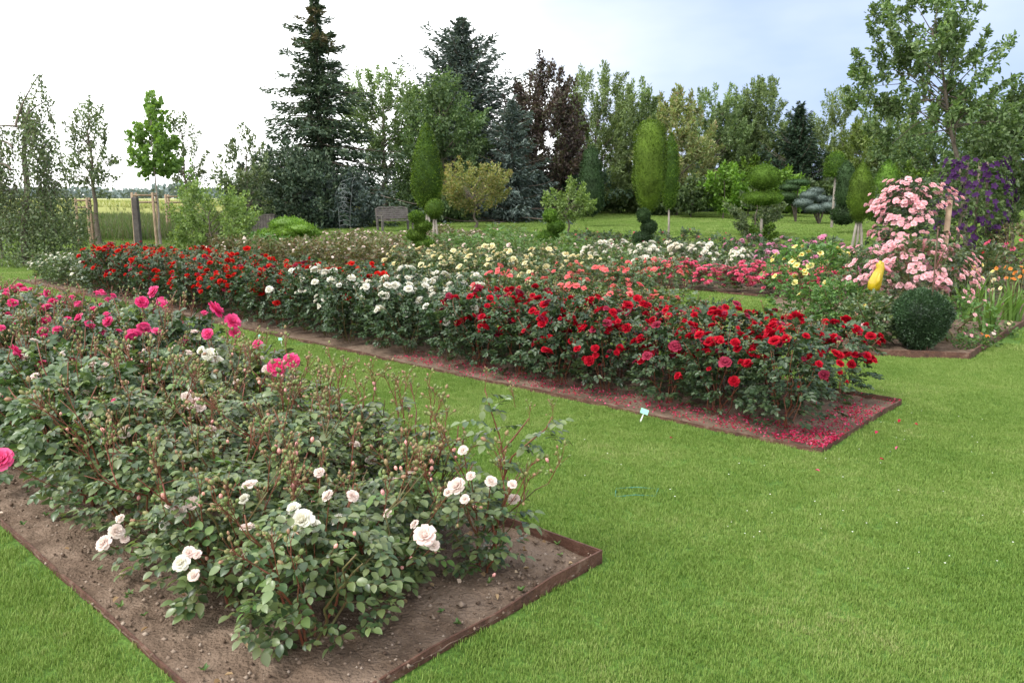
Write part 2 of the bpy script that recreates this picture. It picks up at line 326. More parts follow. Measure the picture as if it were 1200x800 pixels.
def grassmat(name, stops):
    m, t, out = newmat(name); L = t.links.new
    g = N(t, 'ShaderNodeNewGeometry'); n1 = N(t, 'ShaderNodeTexNoise'); n1.inputs['Scale'].default_value = 1.1; n1.inputs['Detail'].default_value = 5
    n4 = N(t, 'ShaderNodeTexNoise'); n4.inputs['Scale'].default_value = 7; n4.inputs['Detail'].default_value = 3
    L(g.outputs['Position'], n1.inputs[0]); L(g.outputs['Position'], n4.inputs[0])
    a = N(t, 'ShaderNodeMath', operation='MULTIPLY_ADD'); a.inputs[1].default_value = .5; L(g.outputs['Random Per Island'], a.inputs[0])
    sc = N(t, 'ShaderNodeMapRange'); sc.inputs[1].default_value = .3; sc.inputs[2].default_value = .7; sc.inputs[3].default_value = -.04; sc.inputs[4].default_value = .34; L(n1.outputs[0], sc.inputs[0])
    s4 = N(t, 'ShaderNodeMapRange'); s4.inputs[1].default_value = .3; s4.inputs[2].default_value = .7; s4.inputs[3].default_value = 0; s4.inputs[4].default_value = .20; L(n4.outputs[0], s4.inputs[0])
    aa = N(t, 'ShaderNodeMath', operation='ADD'); L(sc.outputs[0], aa.inputs[0]); L(s4.outputs[0], aa.inputs[1])
    L(aa.outputs[0], a.inputs[2])
    rp = N(t, 'ShaderNodeValToRGB'); el = rp.color_ramp.elements
    el[0].position = stops[0][0]; el[0].color = (*stops[0][1], 1); el[1].position = stops[-1][0]; el[1].color = (*stops[-1][1], 1)
    for p, c in stops[1:-1]: q = el.new(p); q.color = (*c, 1)
    L(a.outputs[0], rp.inputs[0])
    b = N(t, 'ShaderNodeBsdfPrincipled'); b.inputs['Roughness'].default_value = .55; b.inputs['Specular IOR Level'].default_value = .3
    tn = N(t, 'ShaderNodeBsdfTranslucent'); mxs = N(t, 'ShaderNodeMixShader'); mxs.inputs[0].default_value = .35
    L(rp.outputs[0], b.inputs['Base Color']); L(rp.outputs[0], tn.inputs[0]); L(b.outputs[0], mxs.inputs[1]); L(tn.outputs[0], mxs.inputs[2]); L(mxs.outputs[0], out.inputs[0])
    return m
M['lawn'] = lawnmat()
M['blade'] = grassmat('blade', [(0, (.100,.190,.026)), (.4, (.168,.272,.046)), (.75, (.255,.34,.085)), (1, (.42,.41,.19))])
M['wheat'] = noisemat('wheat', [(.3, (.22,.24,.075)), (.55, (.29,.30,.11)), (.75, (.35,.34,.15))], .35, 8, .9, .6, 6, stretch=(.3, 1, 1))
M['wheat_stalk'] = leafmat('wheat_stalk', [(.16,.21,.06), (.27,.29,.11), (.36,.35,.17)], .7, .3, .2, 0, 0)
M['rough_grass'] = leafmat('rough_grass', [(.06,.11,.03), (.09,.14,.045), (.13,.15,.07), (.12,.11,.09)], .7, .3, .2, 0, 0)

# ---------------------------------------------------------------- plan of the garden
U = np.array([-.7405, .672]); Wv = np.array([.672, .7405])
A1 = np.array([.42, 3.47]); C2 = np.array([2.09, 5.09])
A1 = A1+U*0
def bedpt(o, w, u): p = o+Wv*w+U*u; return float(p[0]), float(p[1])
BEDS = {
 'front': (A1-Wv*1.78, 1.78, 0, 12.0),
 'second': (C2, 1.73, 0, 16.8),
 'third': (C2+Wv*3.9, 1.75, 3.9, 17.5),
 'fourth': (C2+Wv*7.9, 1.8, 2.6, 18.5),
 'fifth': (C2+Wv*11.4, 1.8, -1.5, 19.0),
}
def rect(key):
    o, w, u0, u1 = BEDS[key]; return [bedpt(o, 0, u0), bedpt(o, w, u0), bedpt(o, w, u1), bedpt(o, 0, u1)]
POLY = {k: rect(k) for k in BEDS}
POLY['corner'] = [(3.62, 8.50), (4.88, 8.22), (8.9, 12.7), (9.6, 16.5), (4.9, 15.3), (3.75, 10.4)]
def inside(poly, X, Y, grow=0.0):
    """points inside a convex counter-clockwise or clockwise polygon grown by some metres"""
    p = np.array(poly); c = p.mean(0); res = np.ones(np.shape(X), bool)
    for i in range(len(p)):
        a, b = p[i], p[(i+1) % len(p)]; e = b-a; n = np.array([e[1], -e[0]]); n = n/np.linalg.norm(n)
        if np.dot(c-a, n) > 0: n = -n
        res &= ((X-a[0])*n[0]+(Y-a[1])*n[1]) < grow
    return res

def vnoise(X, Y, seed, oct=4):
    r = np.random.default_rng(seed); out = np.zeros_like(X); amp = 1; tot = 0
    for o in range(oct):
        g = r.random((64, 64)); f = 2**o; x = X*f; y = Y*f
        xi = np.floor(x).astype(int); yi = np.floor(y).astype(int); fx = x-xi; fy = y-yi; fx = fx*fx*(3-2*fx); fy = fy*fy*(3-2*fy)
        s = lambda a, b: g[a % 64, b % 64]
        v = (s(xi, yi)*(1-fx)+s(xi+1, yi)*fx)*(1-fy)+(s(xi, yi+1)*(1-fx)+s(xi+1, yi+1)*fx)*fy
        out += v*amp; tot += amp; amp *= .55
    return out/tot

# ground: one sheet, finer near the camera
ys = np.concatenate([np.linspace(-6, 70, 110), np.array([85, 110, 150, 220, 340, 520, 800, 1300, 2200])])
xs = np.concatenate([-np.array([2000, 1200, 700, 400, 220, 120, 80]), np.linspace(-60, 60, 60), np.array([80, 120, 220, 400, 700, 1200, 2000])])
XX, YY = np.meshgrid(xs, ys); ZZ = gz(YY)
mb = MB(); nx, ny = len(xs), len(ys); i, j = np.meshgrid(np.arange(nx-1), np.arange(ny-1)); b_ = (j*nx+i).ravel()
mb.add(np.stack([XX, YY, ZZ], -1).reshape(-1, 3), np.stack([b_, b_+1, b_+nx+1, b_+nx], -1))
structure(ob('lawn', mb.mesh('lawn', M['lawn'])))

# soil of the beds
def soil(key, step, amp, seed):
    poly = np.array(POLY[key]); mb = MB()
    if key in BEDS:
        o, w, u0, u1 = BEDS[key]; nu = max(4, int((u1-u0)/step)); nw = max(4, int(w/step))
        uu, ww = np.meshgrid(np.linspace(u0, u1, nu), np.linspace(0, w, nw), indexing='ij')
        X = o[0]+Wv[0]*ww+U[0]*uu; Y = o[1]+Wv[1]*ww+U[1]*uu
        Z = gz(Y)+.006+amp*(vnoise(X*3, Y*3, seed)-.3)+amp*.7*(vnoise(X*16, Y*16, seed+1, 3)-.4)
        b_ = (np.arange(nu-1)[:, None]*nw+np.arange(nw-1)[None]).ravel()
        mb.add(np.stack([X, Y, np.maximum(Z, gz(Y)+.004)], -1).reshape(-1, 3), np.stack([b_, b_+1, b_+nw+1, b_+nw], -1))
    else:
        c = poly.mean(0); n = len(poly); R = 26; P = [[c[0], c[1], gzf(c[1])+.03]]; rr = np.random.default_rng(seed)
        dense = []
        for k in range(n):
            a, b = poly[k], poly[(k+1) % n]
            for t in np.linspace(0, 1, 14)[:-1]: dense.append(a+(b-a)*t)
        dense = np.array(dense); m_ = len(dense)
        for q in range(1, R+1):
            for d in dense:
                p = c+(d-c)*q/R; P.append([p[0], p[1], gzf(p[1])+.006+(.03*rr.random() if q < R else 0)])
        T = [[0, 1+k, 1+(k+1) % m_] for k in range(m_)]; Q = []
        for q in range(R-1):
            for k in range(m_): a = 1+q*m_+k; b = 1+q*m_+(k+1) % m_; Q.append([a, a+m_, b+m_, b])
        mb.add(P, Q, T)
    return structure(ob('soil_bed', mb.mesh('soil_bed', M['soil'])))
soil('front', .022, .042, 3); soil('second', .05, .03, 5); soil('third', .12, .03, 7); soil('fourth', .15, .03, 8); soil('fifth', .2, .03, 9); soil('corner', .1, .03, 10)

# edging boards
def edging(key, label, hgt, th, names, ends={}):
    p = np.array(POLY[key]); n = len(p); c = p.mean(0)
    root = thing('bed_edging', label, 'edging', (p[0][0], p[0][1], gzf(p[0][1])), group='low edging boards around the rose beds')
    for k in names:
        a, b = p[k], p[(k+1) % n]; L = np.linalg.norm(b-a); e = (b-a)/L
        h0, h1 = ends.get(k, (hgt, hgt)); ns = max(2, int(L/.35)); mb = MB(); rr = np.random.default_rng(k+11)
        t = np.linspace(0, L, ns+1); wob = np.cumsum(rr.normal(0, .005, ns+1)); wob -= np.linspace(0, wob[-1], ns+1); wob[0] = wob[-1] = 0
        nrm = np.array([-e[1], e[0]]); zt = rr.normal(0, .006, ns+1)
        V = []
        for q in range(ns+1):
            off = .006 if k % 2 else 0
            s0 = t[q]+(-off if q == 0 else off if q == ns else 0)
            hq = h0+(h1-h0)*q/ns
            for (sd_, z) in ((-1, -.06), (1, -.06), (1, hq), (-1, hq)):
                pp = a+e*s0+nrm*(wob[q]+sd_*th/2)
                V.append([pp[0]-p[0][0], pp[1]-p[0][1], gzf(pp[1])-gzf(p[0][1])+z+(zt[q] if z > 0 else 0)+(.002 if k % 2 else 0)])
        Q = []
        for q in range(ns):
            for s in range(4): Q.append([q*4+s, q*4+(s+1) % 4, q*4+4+(s+1) % 4, q*4+4+s])
        Q += [[0, 1, 2, 3], [ns*4+3, ns*4+2, ns*4+1, ns*4]]
        mb.add(V, Q); ob('board', mb.mesh('edging_board', M['edging'], smooth=False), root)
    return root
edging('front', 'rusty brown low edging around the nearest rose bed with bare soil showing', .052, .009, [0, 1, 3], {0: (.026, .066), 1: (.066, .050), 3: (.034, .028)})
edging('second', 'thin brown edging around the long bed of red roses across the lawn strip', .045, .010, [0, 1, 3], {0: (.026, .05), 1: (.05, .05), 3: (.034, .028)})
edging('third', 'low dark edging of the bed behind the crimson roses, mostly hidden', .04, .012, [0, 3])
edging('fourth', 'low edging in front of the hot pink roses beyond the small lawn patch', .04, .012, [0, 3])
edging('corner', 'low wooden edging of the bed with the boxwood ball at the right', .075, .022, [0, 1, 5])

# ---------------------------------------------------------------- grass (geometry nodes scatter of small turf patches)
def blade_patch(r, size, n, h, w):
    P = np.zeros((n, 3)); P[:, :2] = (r.random((n, 2))-.5)*size
    az = r.random(n)*2*PI; d = np.stack([np.cos(az), np.sin(az)], -1); side = np.stack([-d[:, 1], d[:, 0]], -1)
    hh = h*(.55+.6*r.random(n)); lean = hh*(.12+.62*r.random(n)); ww = w*(.7+.6*r.random(n))
    z3 = lambda a, z: np.concatenate([a, z[:, None]], 1)
    v0 = P+z3(side*ww[:, None]*.5, np.full(n, -.004)); v1 = P-z3(side*ww[:, None]*.5, np.full(n, .004))
    v2 = P+z3(d*lean[:, None]*.35-side*ww[:, None]*.42, hh*.6); v3 = P+z3(d*lean[:, None]*.35+side*ww[:, None]*.42, hh*.6)
    v4 = P+z3(d*lean[:, None], hh)
    V = np.stack([v0, v1, v2, v3, v4], 1).reshape(-1, 3); o = (np.arange(n)*5)[:, None]
    return V, np.array([[0, 1, 2, 3]])+o, np.array([[3, 2, 4]])+o
def scatter(name, patches, pts, rz, sc, mat, label=None, cat=None):
    mb = MB(); vid = []
    for k, (V, Q, T) in enumerate(patches): mb.add(V, Q, T); vid += [k+1]*len(V)
    mb.add(pts); vid += [0]*len(pts)
    me = mb.mesh(name, mat); nv = len(me.vertices)
    def attr(nm, typ, arr): a = me.attributes.new(nm, typ, 'POINT'); a.data.foreach_set('value', arr)
    attr('vid', 'INT', np.array(vid, dtype=np.int32))
    pad = nv-len(pts)
    attr('rz', 'FLOAT', np.concatenate([np.zeros(pad), rz]).astype(np.float32)); attr('sc', 'FLOAT', np.concatenate([np.ones(pad), sc]).astype(np.float32))
    o = stuff(ob(name, me))
    if label: o['label'] = label; o['category'] = cat
    g = bpy.data.node_groups.new(name+'_nodes', 'GeometryNodeTree')
    g.interface.new_socket('Geometry', in_out='INPUT', socket_type='NodeSocketGeometry'); g.interface.new_socket('Geometry', in_out='OUTPUT', socket_type='NodeSocketGeometry')
    gi = g.nodes.new('NodeGroupInput'); go = g.nodes.new('NodeGroupOutput'); L = g.links.new
    def na(nm, ty): n = g.nodes.new('GeometryNodeInputNamedAttribute'); n.data_type = ty; n.inputs[0].default_value = nm; return n.outputs[0]
    va = na('vid', 'INT')
    def sep(k):
        c = g.nodes.new('FunctionNodeCompare'); c.data_type = 'INT'; c.operation = 'EQUAL'; L(va, c.inputs[2]); c.inputs[3].default_value = k
        s = g.nodes.new('GeometryNodeSeparateGeometry'); s.domain = 'POINT'; L(gi.outputs[0], s.inputs[0]); L(c.outputs[0], s.inputs[1]); return s.outputs[0]
    tin = g.nodes.new('GeometryNodeGeometryToInstance')
    for k in range(len(patches)):
        one = g.nodes.new('GeometryNodeGeometryToInstance'); L(sep(k+1), one.inputs[0])
        if k == 0: jn = g.nodes.new('GeometryNodeJoinGeometry')
        L(one.outputs[0], jn.inputs[0])
    g.nodes.remove(tin)
    ip = g.nodes.new('GeometryNodeInstanceOnPoints'); L(sep(0), ip.inputs['Points']); L(jn.outputs[0], ip.inputs['Instance'])
    ip.inputs['Pick Instance'].default_value = True
    rv = g.nodes.new('FunctionNodeRandomValue'); rv.data_type = 'INT'; rv.inputs['Min'].default_value = 0; rv.inputs['Max'].default_value = len(patches)-1
    for s in rv.inputs:
        if s.name == 'Min' and s.type == 'INT': s.default_value = 0
        if s.name == 'Max' and s.type == 'INT': s.default_value = len(patches)-1
    out_int = [s for s in rv.outputs if s.type == 'INT'][0]; L(out_int, ip.inputs['Instance Index'])
    cx = g.nodes.new('ShaderNodeCombineXYZ'); L(na('rz', 'FLOAT'), cx.inputs[2]); L(cx.outputs[0], ip.inputs['Rotation']); L(na('sc', 'FLOAT'), ip.inputs['Scale'])
    L(ip.outputs[0], go.inputs[0])
    md = o.modifiers.new('scatter', 'NODES'); md.node_group = g
    return o
R0 = np.random.default_rng(1)
def frustum_pts(step, d0, d1, margin, jit=.5):
    n = []; 
    y = np.arange(d0, d1, step); x = np.arange(-.70*d1-margin, .70*d1+margin, step)
    X, Y = np.meshgrid(x, y); X = X+R0.uniform(-jit, jit, X.shape)*step; Y = Y+R0.uniform(-jit, jit, Y.shape)*step
    k = np.abs(X) < .68*Y+margin
    return X[k], Y[k]
def off_beds(X, Y, grow):
    k = np.ones(X.shape, bool)
    for kk, p in POLY.items(): k &= ~inside(p, X, Y, grow)
    return k
if 1:
    X, Y = frustum_pts(.076, 1.9, 9.0, 1.0); k = off_beds(X, Y, .062); X, Y = X[k], Y[k]
    # taller untrimmed fringe right along the edging
    nearb = np.zeros(X.shape, bool)
    for kk in ('front', 'second', 'corner'): nearb |= inside(POLY[kk], X, Y, .12)
    sc = .82+.16*vnoise(X*1.3, Y*1.3, 5)+.14*R0.random(len(X)); sc[nearb] *= 1.2
    patches = [blade_patch(R0, .13, 225, .021, .0027) for q in range(6)]
    scatter('lawn_grass', patches, np.stack([X, Y, gz(Y)], -1), R0.random(len(X))*2*PI, sc, M['blade'], 'short mown green grass of the near lawn between the rose beds', 'grass')
    X, Y = frustum_pts(.30, 8.8, 30, 1.5); k = off_beds(X, Y, .16); X, Y = X[k], Y[k]
    patches = [blade_patch(R0, .42, 620, .030, .0075) for q in range(5)]
    scatter('lawn_grass', patches, np.stack([X, Y, gz(Y)], -1), R0.random(len(X))*2*PI, .8+.4*R0.random(len(X)), M['blade'], 'short green grass of the lawn patches further back between the beds', 'grass')
    X, Y = frustum_pts(.75, 30, 62, 2); k = (X > -14); X, Y = X[k], Y[k]
    patches = [blade_patch(R0, 1.0, 900, .05, .02) for q in range(4)]
    scatter('lawn_grass', patches, np.stack([X, Y, gz(Y)], -1), R0.random(len(X))*2*PI, .8+.4*R0.random(len(X)), M['blade'], 'bright green grass of the far lawn under the clipped trees', 'grass')

# ---------------------------------------------------------------- rose flowers
def bloom_mesh(name, layers, k=3, seed=0, stamen=False):
    r = np.random.default_rng(seed); mb = MB()
    for li, (n, th0, l, w, curl) in enumerate(layers):
        a0 = r.random()*2*PI
        for q in range(n):
            az = a0+q*2*PI/n+r.normal(0, .1); th_ = th0+r.normal(0, .07); ll = l*(1+r.normal(0, .06))
            vs = np.linspace(0, 1, k+1); us = np.linspace(-1, 1, k+1); rr_, zz = .02, 0; V = []
            pv = 0
            for v in vs:
                th = th_*(.45+.55*v)+curl*max(0, v-.55)**2*4; dv = v-pv; pv = v
                rr_ += math.sin(th)*ll*dv; zz += math.cos(th)*ll*dv
                hw = w*(.22+.78*math.sin(PI*min(1, .12+.62*v)))*(1-.35*max(0, v-.75)/.25)
                for u in us:
                    ph = az+u*hw/(rr_+.28*w+.05); rad = rr_+.04*abs(u)*(1 if th_ > .8 else -1)*hw
                    V.append([rad*math.cos(ph), rad*math.sin(ph), zz+.10*hw*u*u+r.normal(0, .008)])
            g_ = k+1; Q = [[a*g_+b, a*g_+b+1, (a+1)*g_+b+1, (a+1)*g_+b] for a in range(k) for b in range(k)]
            mb.add(V, Q)
    if not stamen:
        lathe(mb, [(.10, .02), (.13, .16), (.12, .27), (.07, .33), (.004, .345)], 7)
    if stamen:
        P = r.normal(0, .07, (24, 3)); P[:, 2] = .12; leaves(mb, P, rdir(r, 24, 2), rdir(r, 24), .1, .05, 'dia', m=1)
    return mb.mesh(name, [PET['white'], PET['orange']] if stamen else [PET['white']])
FULL = [(4, .10, .36, .20, -.3), (5, .28, .40, .27, -.2), (6, .50, .44, .31, .1), (7, .78, .48, .34, .3), (7, 1.08, .52, .36, .5), (7, 1.38, .54, .38, .7)]
OPENR = [(4, .2, .3, .20, 0), (6, .5, .38, .28, .2), (7, .9, .46, .34, .4), (7, 1.3, .55, .38, .5)]
CUP = [(3, .05, .44, .26, -.2), (4, .15, .48, .34, 0), (5, .35, .52, .38, .5), (5, .75, .52, .38, 1.0)]
SMALL = [(3, .15, .34, .26, 0), (5, .6, .44, .38, .3), (6, 1.25, .52, .42, .6)]
BL = dict(full=[bloom_mesh('bloom_full', FULL, 3, s) for s in range(3)], open=[bloom_mesh('bloom_open', OPENR, 3, s+5) for s in range(3)],
          cup=[bloom_mesh('bloom_cup', CUP, 3, s+9) for s in range(2)], small=[bloom_mesh('bloom_small', SMALL, 2, s+12) for s in range(3)],
          single=[bloom_mesh('bloom_single', [(5, 1.25, .5, .5, .2)], 3, 20, True)])
def put_bloom(parent, loc, size, col, kind, r, tilt=None, name='bloom'):
    me = BL[kind][r.integers(len(BL[kind]))]
    t = abs(r.normal(0, .45)) if tilt is None else tilt
    o = ob(name, me, parent, loc, (t, r.normal(0, .2), r.random()*2*PI), size, {0: PET[col]})
    return o

# ---------------------------------------------------------------- rose bushes
def dome_pts(r, n, w, h, lo=.12, shell=.55):
    """points in a bush volume, biased to the outer shell; returns P and outward direction"""
    az = r.random(n)*2*PI; t = r.random(n)**.8; z = lo*h+(1-lo)*h*t*(.92+.12*r.random(n))
    prof = np.interp(z/h, [0, .12, .35, .65, .85, 1.0, 1.1], [.45, .72, .96, 1.0, .82, .40, .2])
    rad = w*prof*(shell+(1-shell)*r.random(n)**.5)*(.85+.2*np.sin(az*3+w*40)+.12*np.sin(az*5+h*30))
    P = np.stack([rad*np.cos(az), rad*np.sin(az), z], -1)
    out = np.stack([np.cos(az), np.sin(az), .1+1.4*np.clip(z/h-.5, 0, 1)], -1)
    return P, unit(out)
def bush_foliage(seed, w, h, n, s, kind='hex', lo=.12, nl=5):
    r = np.random.default_rng(seed); mb = MB(); P, out = dome_pts(r, n, w, h, lo, .35)
    A = unit(out*np.array([1, 1, .4])+r.normal(0, .4, (n, 3))+np.array([0, 0, -.15])); Nn = unit(out*.35+np.array([0, 0, .95])+r.normal(0, .38, (n, 3)))
    compound(mb, r, P, A, Nn, s*(.75+.5*r.random(n)), kind, nl)
    return mb
def cane_path(r, w, h, az, n=7, spread=None):
    sp = w*(.35+.6*r.random()) if spread is None else spread
    t = np.linspace(0, 1, n); x = sp*t**1.1; z = h*(t*1.12-.12*t**3)
    b = r.normal(0, .02, (n, 2)); b[0] = 0
    return np.stack([x*math.cos(az)+b[:, 0]+.03*math.cos(az), x*math.sin(az)+b[:, 1]+.03*math.sin(az), z-.03], -1)
def spray(mb, r, base, dirv, L, nb, thick=.0016, bud=.007, m_st=0, m_bud=1):
    """a branched flower spray with small buds / hips"""
    base = np.asarray(base, float); dirv = unit(np.asarray(dirv, float))
    tip = base+dirv*L; tube(mb, [base, base+dirv*L*.5, tip], [thick*1.5, thick*1.3, thick], 4, m_st)
    for q in range(nb):
        s = base+dirv*L*(.35+.65*r.random()); d = unit(dirv+r.normal(0, .55, 3)+np.array([0, 0, .3])); l = L*(.25+.3*r.random())
        e = s+d*l; tube(mb, [s, (s+e)/2+r.normal(0, .003, 3), e], [thick, thick*.9, thick*.8], 3, m_st)
        rb = bud*(.7+.6*r.random()); lathe_dir(mb, e, d, rb, m_bud)
        leaves(mb, np.repeat([e], 3, 0), np.repeat([d], 3, 0)+r.normal(0, .6, (3, 3)), rdir(r, 3), rb*2.6, rb*.7, 'dia', m=m_bud)
def lathe_dir(mb, e, d, rb, m):
    d = unit(d); a = np.cross(d, [0, 0, 1.]) if abs(d[2]) < .95 else np.array([1., 0, 0]); a = unit(a); b = np.cross(d, a)
    V = []; k = 5
    for (q, z) in ((.45, 0), (1, .9), (.8, 2.0)):
        for j in range(k): an = j*2*PI/k; V.append(e+(a*math.cos(an)+b*math.sin(an))*rb*q+d*rb*z)
    V.append(e+d*rb*2.8)
    Q = [[i*k+j, i*k+(j+1) % k, (i+1)*k+(j+1) % k, (i+1)*k+j] for i in range(2) for j in range(k)]
    mb.add(V, Q, [[2*k+j, 2*k+(j+1) % k, 3*k] for j in range(k)], m=m)

RB = np.random.default_rng(7)
# shared meshes of the mid-distance bushes: foliage, branchwork (with sprays), flower spots
MID = []
for s in range(7):
    r = np.random.default_rng(100+s); w, h = .36, .80
    fol = bush_foliage(200+s, w, h, 300, .043).mesh('rose_foliage', M['rose_leaf'])
    mb = MB(); tops = []
    for q in range(7):
        P = cane_path(r, w, h*(.75+.3*r.random()), q*2*PI/7+r.normal(0, .3)); tube(mb, P, np.linspace(.006, .003, len(P)), 4, 0); tops.append(P[-1])
    for q in range(11):
        p, o_ = dome_pts(r, 1, w*.95, h, .5, .8); spray(mb, r, p[0]-o_[0]*.02, o_[0]*.5+np.array([0, 0, 1]), .07+.06*r.random(), 4, .0014, .006)
    MID.append((fol, mb.mesh('rose_branchwork', [M['cane_green'], M['bud']])))
FAR = []
for s in range(5):
    r = np.random.default_rng(300+s); w, h = .42, .80
    fol = bush_foliage(400+s, w, h, 230, .055, 'dia').mesh('rose_foliage_far', M['rose_leaf'])
    mb = MB()
    for q in range(12):
        p, o_ = dome_pts(r, 1, w*.95, h*.95, .6, .8); spray(mb, r, p[0]-np.array([0,0,.05]), o_[0]*.4+np.array([0, 0, 1]), .07+.05*r.random(), 3, .0024, .009)
    bl = MB(); sm_ = np.random.default_rng(900+s)
    FAR.append((fol, mb.mesh('rose_branchwork_far', [M['cane_green'], M['bud']])))
# clusters of small flowers for the farthest beds
def cluster_mesh(name, seed, n, size, w, h, lo):
    r = np.random.default_rng(seed); mb = MB(); P, out = dome_pts(r, n, w, h, lo, .9)
    base = []
    for q in range(n):
        src = []
        a0 = r.random()*2*PI; d = unit(out[q]+np.array([0, 0, .5])); t1 = unit(np.cross(d, [.3, .2, 1])); t2 = np.cross(d, t1); sz = size*(.7+.6*r.random())
        for (nn, th, l) in ((3, .3, .36), (5, .8, .46), (6, 1.3, .5)):
            az = a0+np.arange(nn)*2*PI/nn; rad = np.cos(az)[:, None]*t1+np.sin(az)[:, None]*t2; a0 += .5
            A = d*math.cos(th)+rad*math.sin(th); Nn = d*math.sin(th)-rad*math.cos(th)
            leaves(mb, np.repeat([P[q]], nn, 0), A, Nn, sz*l*1.15, sz*.52, 'hex', fold=.2)
    return mb.mesh(name, [PET['white']])
CLU = {(sz, dn): [cluster_mesh('bloom_cluster', 50+s+int(sz*100)+dn, dn, sz, .41, .84, .5 if dn < 50 else .3) for s in range(3)] for sz in (.075, .105) for dn in (6, 16, 40, 95)}

ORD = ['first', 'second', 'third', 'fourth', 'fifth', 'sixth', 'seventh', 'eighth', 'ninth', 'tenth', 'eleventh', 'twelfth', 'thirteenth', 'fourteenth', 'fifteenth', 'sixteenth', 'seventeenth', 'eighteenth', 'nineteenth', 'twentieth',
       'twenty-first', 'twenty-second', 'twenty-third', 'twenty-fourth', 'twenty-fifth', 'twenty-sixth', 'twenty-seventh', 'twenty-eighth', 'twenty-ninth', 'thirtieth', 'thirty-first', 'thirty-second', 'thirty-third', 'thirty-fourth', 'thirty-fifth']
VAR = dict(  # description, petals, bloom kind, size, count, leaf material
 scarlet=('scarlet rose bush', 'scarlet', 'full', .085, 34, 'rose_leaf_dark'),
 crimson=('crimson rose bush', 'crimson', 'full', .084, 48, 'rose_leaf_dark'),
 white=('white rose bush', 'white', 'full', .098, 21, 'rose_leaf_dark'),
 smallwhite=('small white rose bush', 'white', 'small', .06, 16, 'rose_leaf'),
 cream=('creamy yellow rose bush', 'cream', 'open', .108, 30, 'rose_leaf'),
 coral=('coral pink rose bush', 'coral', 'small', .085, 30, 'rose_leaf'),
 brown=('rose bush with bronze young shoots', 'blush', 'small', .06, 8, 'rose_leaf_bronze'),
 green=('faded green rose bush with few flowers', 'blush', 'small', .05, 2, 'rose_leaf_fresh'),
 blush=('blush white rose bush', 'cream_white', 'open', .095, 30, 'rose_leaf'),
 hotpink=('hot pink rose bush', 'hotpink', 'small', .085, 40, 'rose_leaf'),
 lilac=('lilac pink rose bush', 'lilac', 'small', .085, 14, 'rose_leaf_dark'),
 dusky=('dark leaved rose bush with pink flowers', 'hotpink', 'small', .06, 6, 'rose_leaf_dark'),
)
def mid_bush(x, y, var, h, label, group, far=False, r=RB):
    d, pet, kind, size, cnt, leaf = VAR[var]
    lst = FAR if far else MID; fol, br = lst[r.integers(len(lst))]; h0 = .80
    s = h/h0; root = thing('rose_bush', label, 'rose bush', (x, y, gzf(y)), r.random()*2*PI, group)
    sw = s**.5*(.95+.15*r.random())*(1.3 if var == 'hotpink' else 1)
    stuff(ob('foliage', fol, root, sc=(sw, sw, s), mats={0: M[leaf]}))
    stuff(ob('branchwork', br, root, sc=(sw, sw, s), mats={0: M['cane' if var in ('crimson', 'scarlet', 'brown', 'coral') else 'cane_green']}))
    if far:
        dn = 95 if cnt > 35 else 40 if cnt > 25 else 16 if cnt > 7 else 6
        c = CLU[(.075 if size < .08 else .105, dn)]
        stuff(ob('bloom_cluster', c[r.integers(len(c))], root, sc=(sw, sw, s), rot=(0, 0, r.random()*6), mats={0: PET[pet]}))
    else:
        n = int(cnt*(.7+.6*r.random()))
        P, out = dome_pts(r, n, .36*sw*1.10, h*1.05, .45, .97)
        for q in range(n):
            k = kind if r.random() < .7 else ('small' if kind != 'small' else 'open')
            sz = size*(.75+.45*r.random())*(.6 if k == 'small' and kind != 'small' else 1)
            p = P[q] if (q % 3 == 0 or r.random() < .4) else P[q-q % 3]+r.normal(0, .042, 3)*np.array([1, 1, .5]); ax = Vector((*out[q][:2], out[q][2]+.7)).normalized().to_track_quat('Z', 'Y').to_euler()
            age = r.random(); pm = pet
            if pet in ('crimson', 'scarlet') and age < .16: pm = 'faded'; k = 'open'
            elif age > .86: k = 'cup'; sz *= .62
            ob('bloom', BL[k][r.integers(len(BL[k]))], root, p, ax, sz*(.8+.35*r.random()), {0: PET[pm]})
    return root

# second bed: crimson, white, scarlet, small white; coral behind
rows = [('front', .38), ('middle', .86), ('back', 1.34)]
o2 = BEDS['second'][0]
for ri, (rn, w) in enumerate(rows):
    nb = 31 if ri != 1 else 30
    for q in range(nb):
        u = .42+q*.53+(.2 if ri == 1 else 0)+RB.normal(0, .04); x, y = bedpt(o2, w+RB.normal(0, .04), u)
        px, _ = proj(x, y, .6)
        if ri == 2: var = 'crimson' if u < 1.6 else 'coral' if px > 560 else 'white' if px > 440 else 'scarlet' if px > 130 else 'smallwhite'
        elif ri == 1: var = 'crimson' if px > 560 else 'white' if px > 455 else 'scarlet' if px > 125 else 'smallwhite'
        else: var = 'crimson' if px > 545 else 'white' if px > 350 else 'scarlet' if px > 110 else 'smallwhite'
        h = {'coral': .86, 'smallwhite': .55, 'white': .76, 'crimson': .73}.get(var, .78)*(1+RB.normal(0, .05))
        if q == 0: h *= .95
        mid_bush(x, y, var, h, f'{VAR[var][0]}, {ORD[q]} from the corner, {rn} row, long red bed', 'rose bushes in the long second bed')
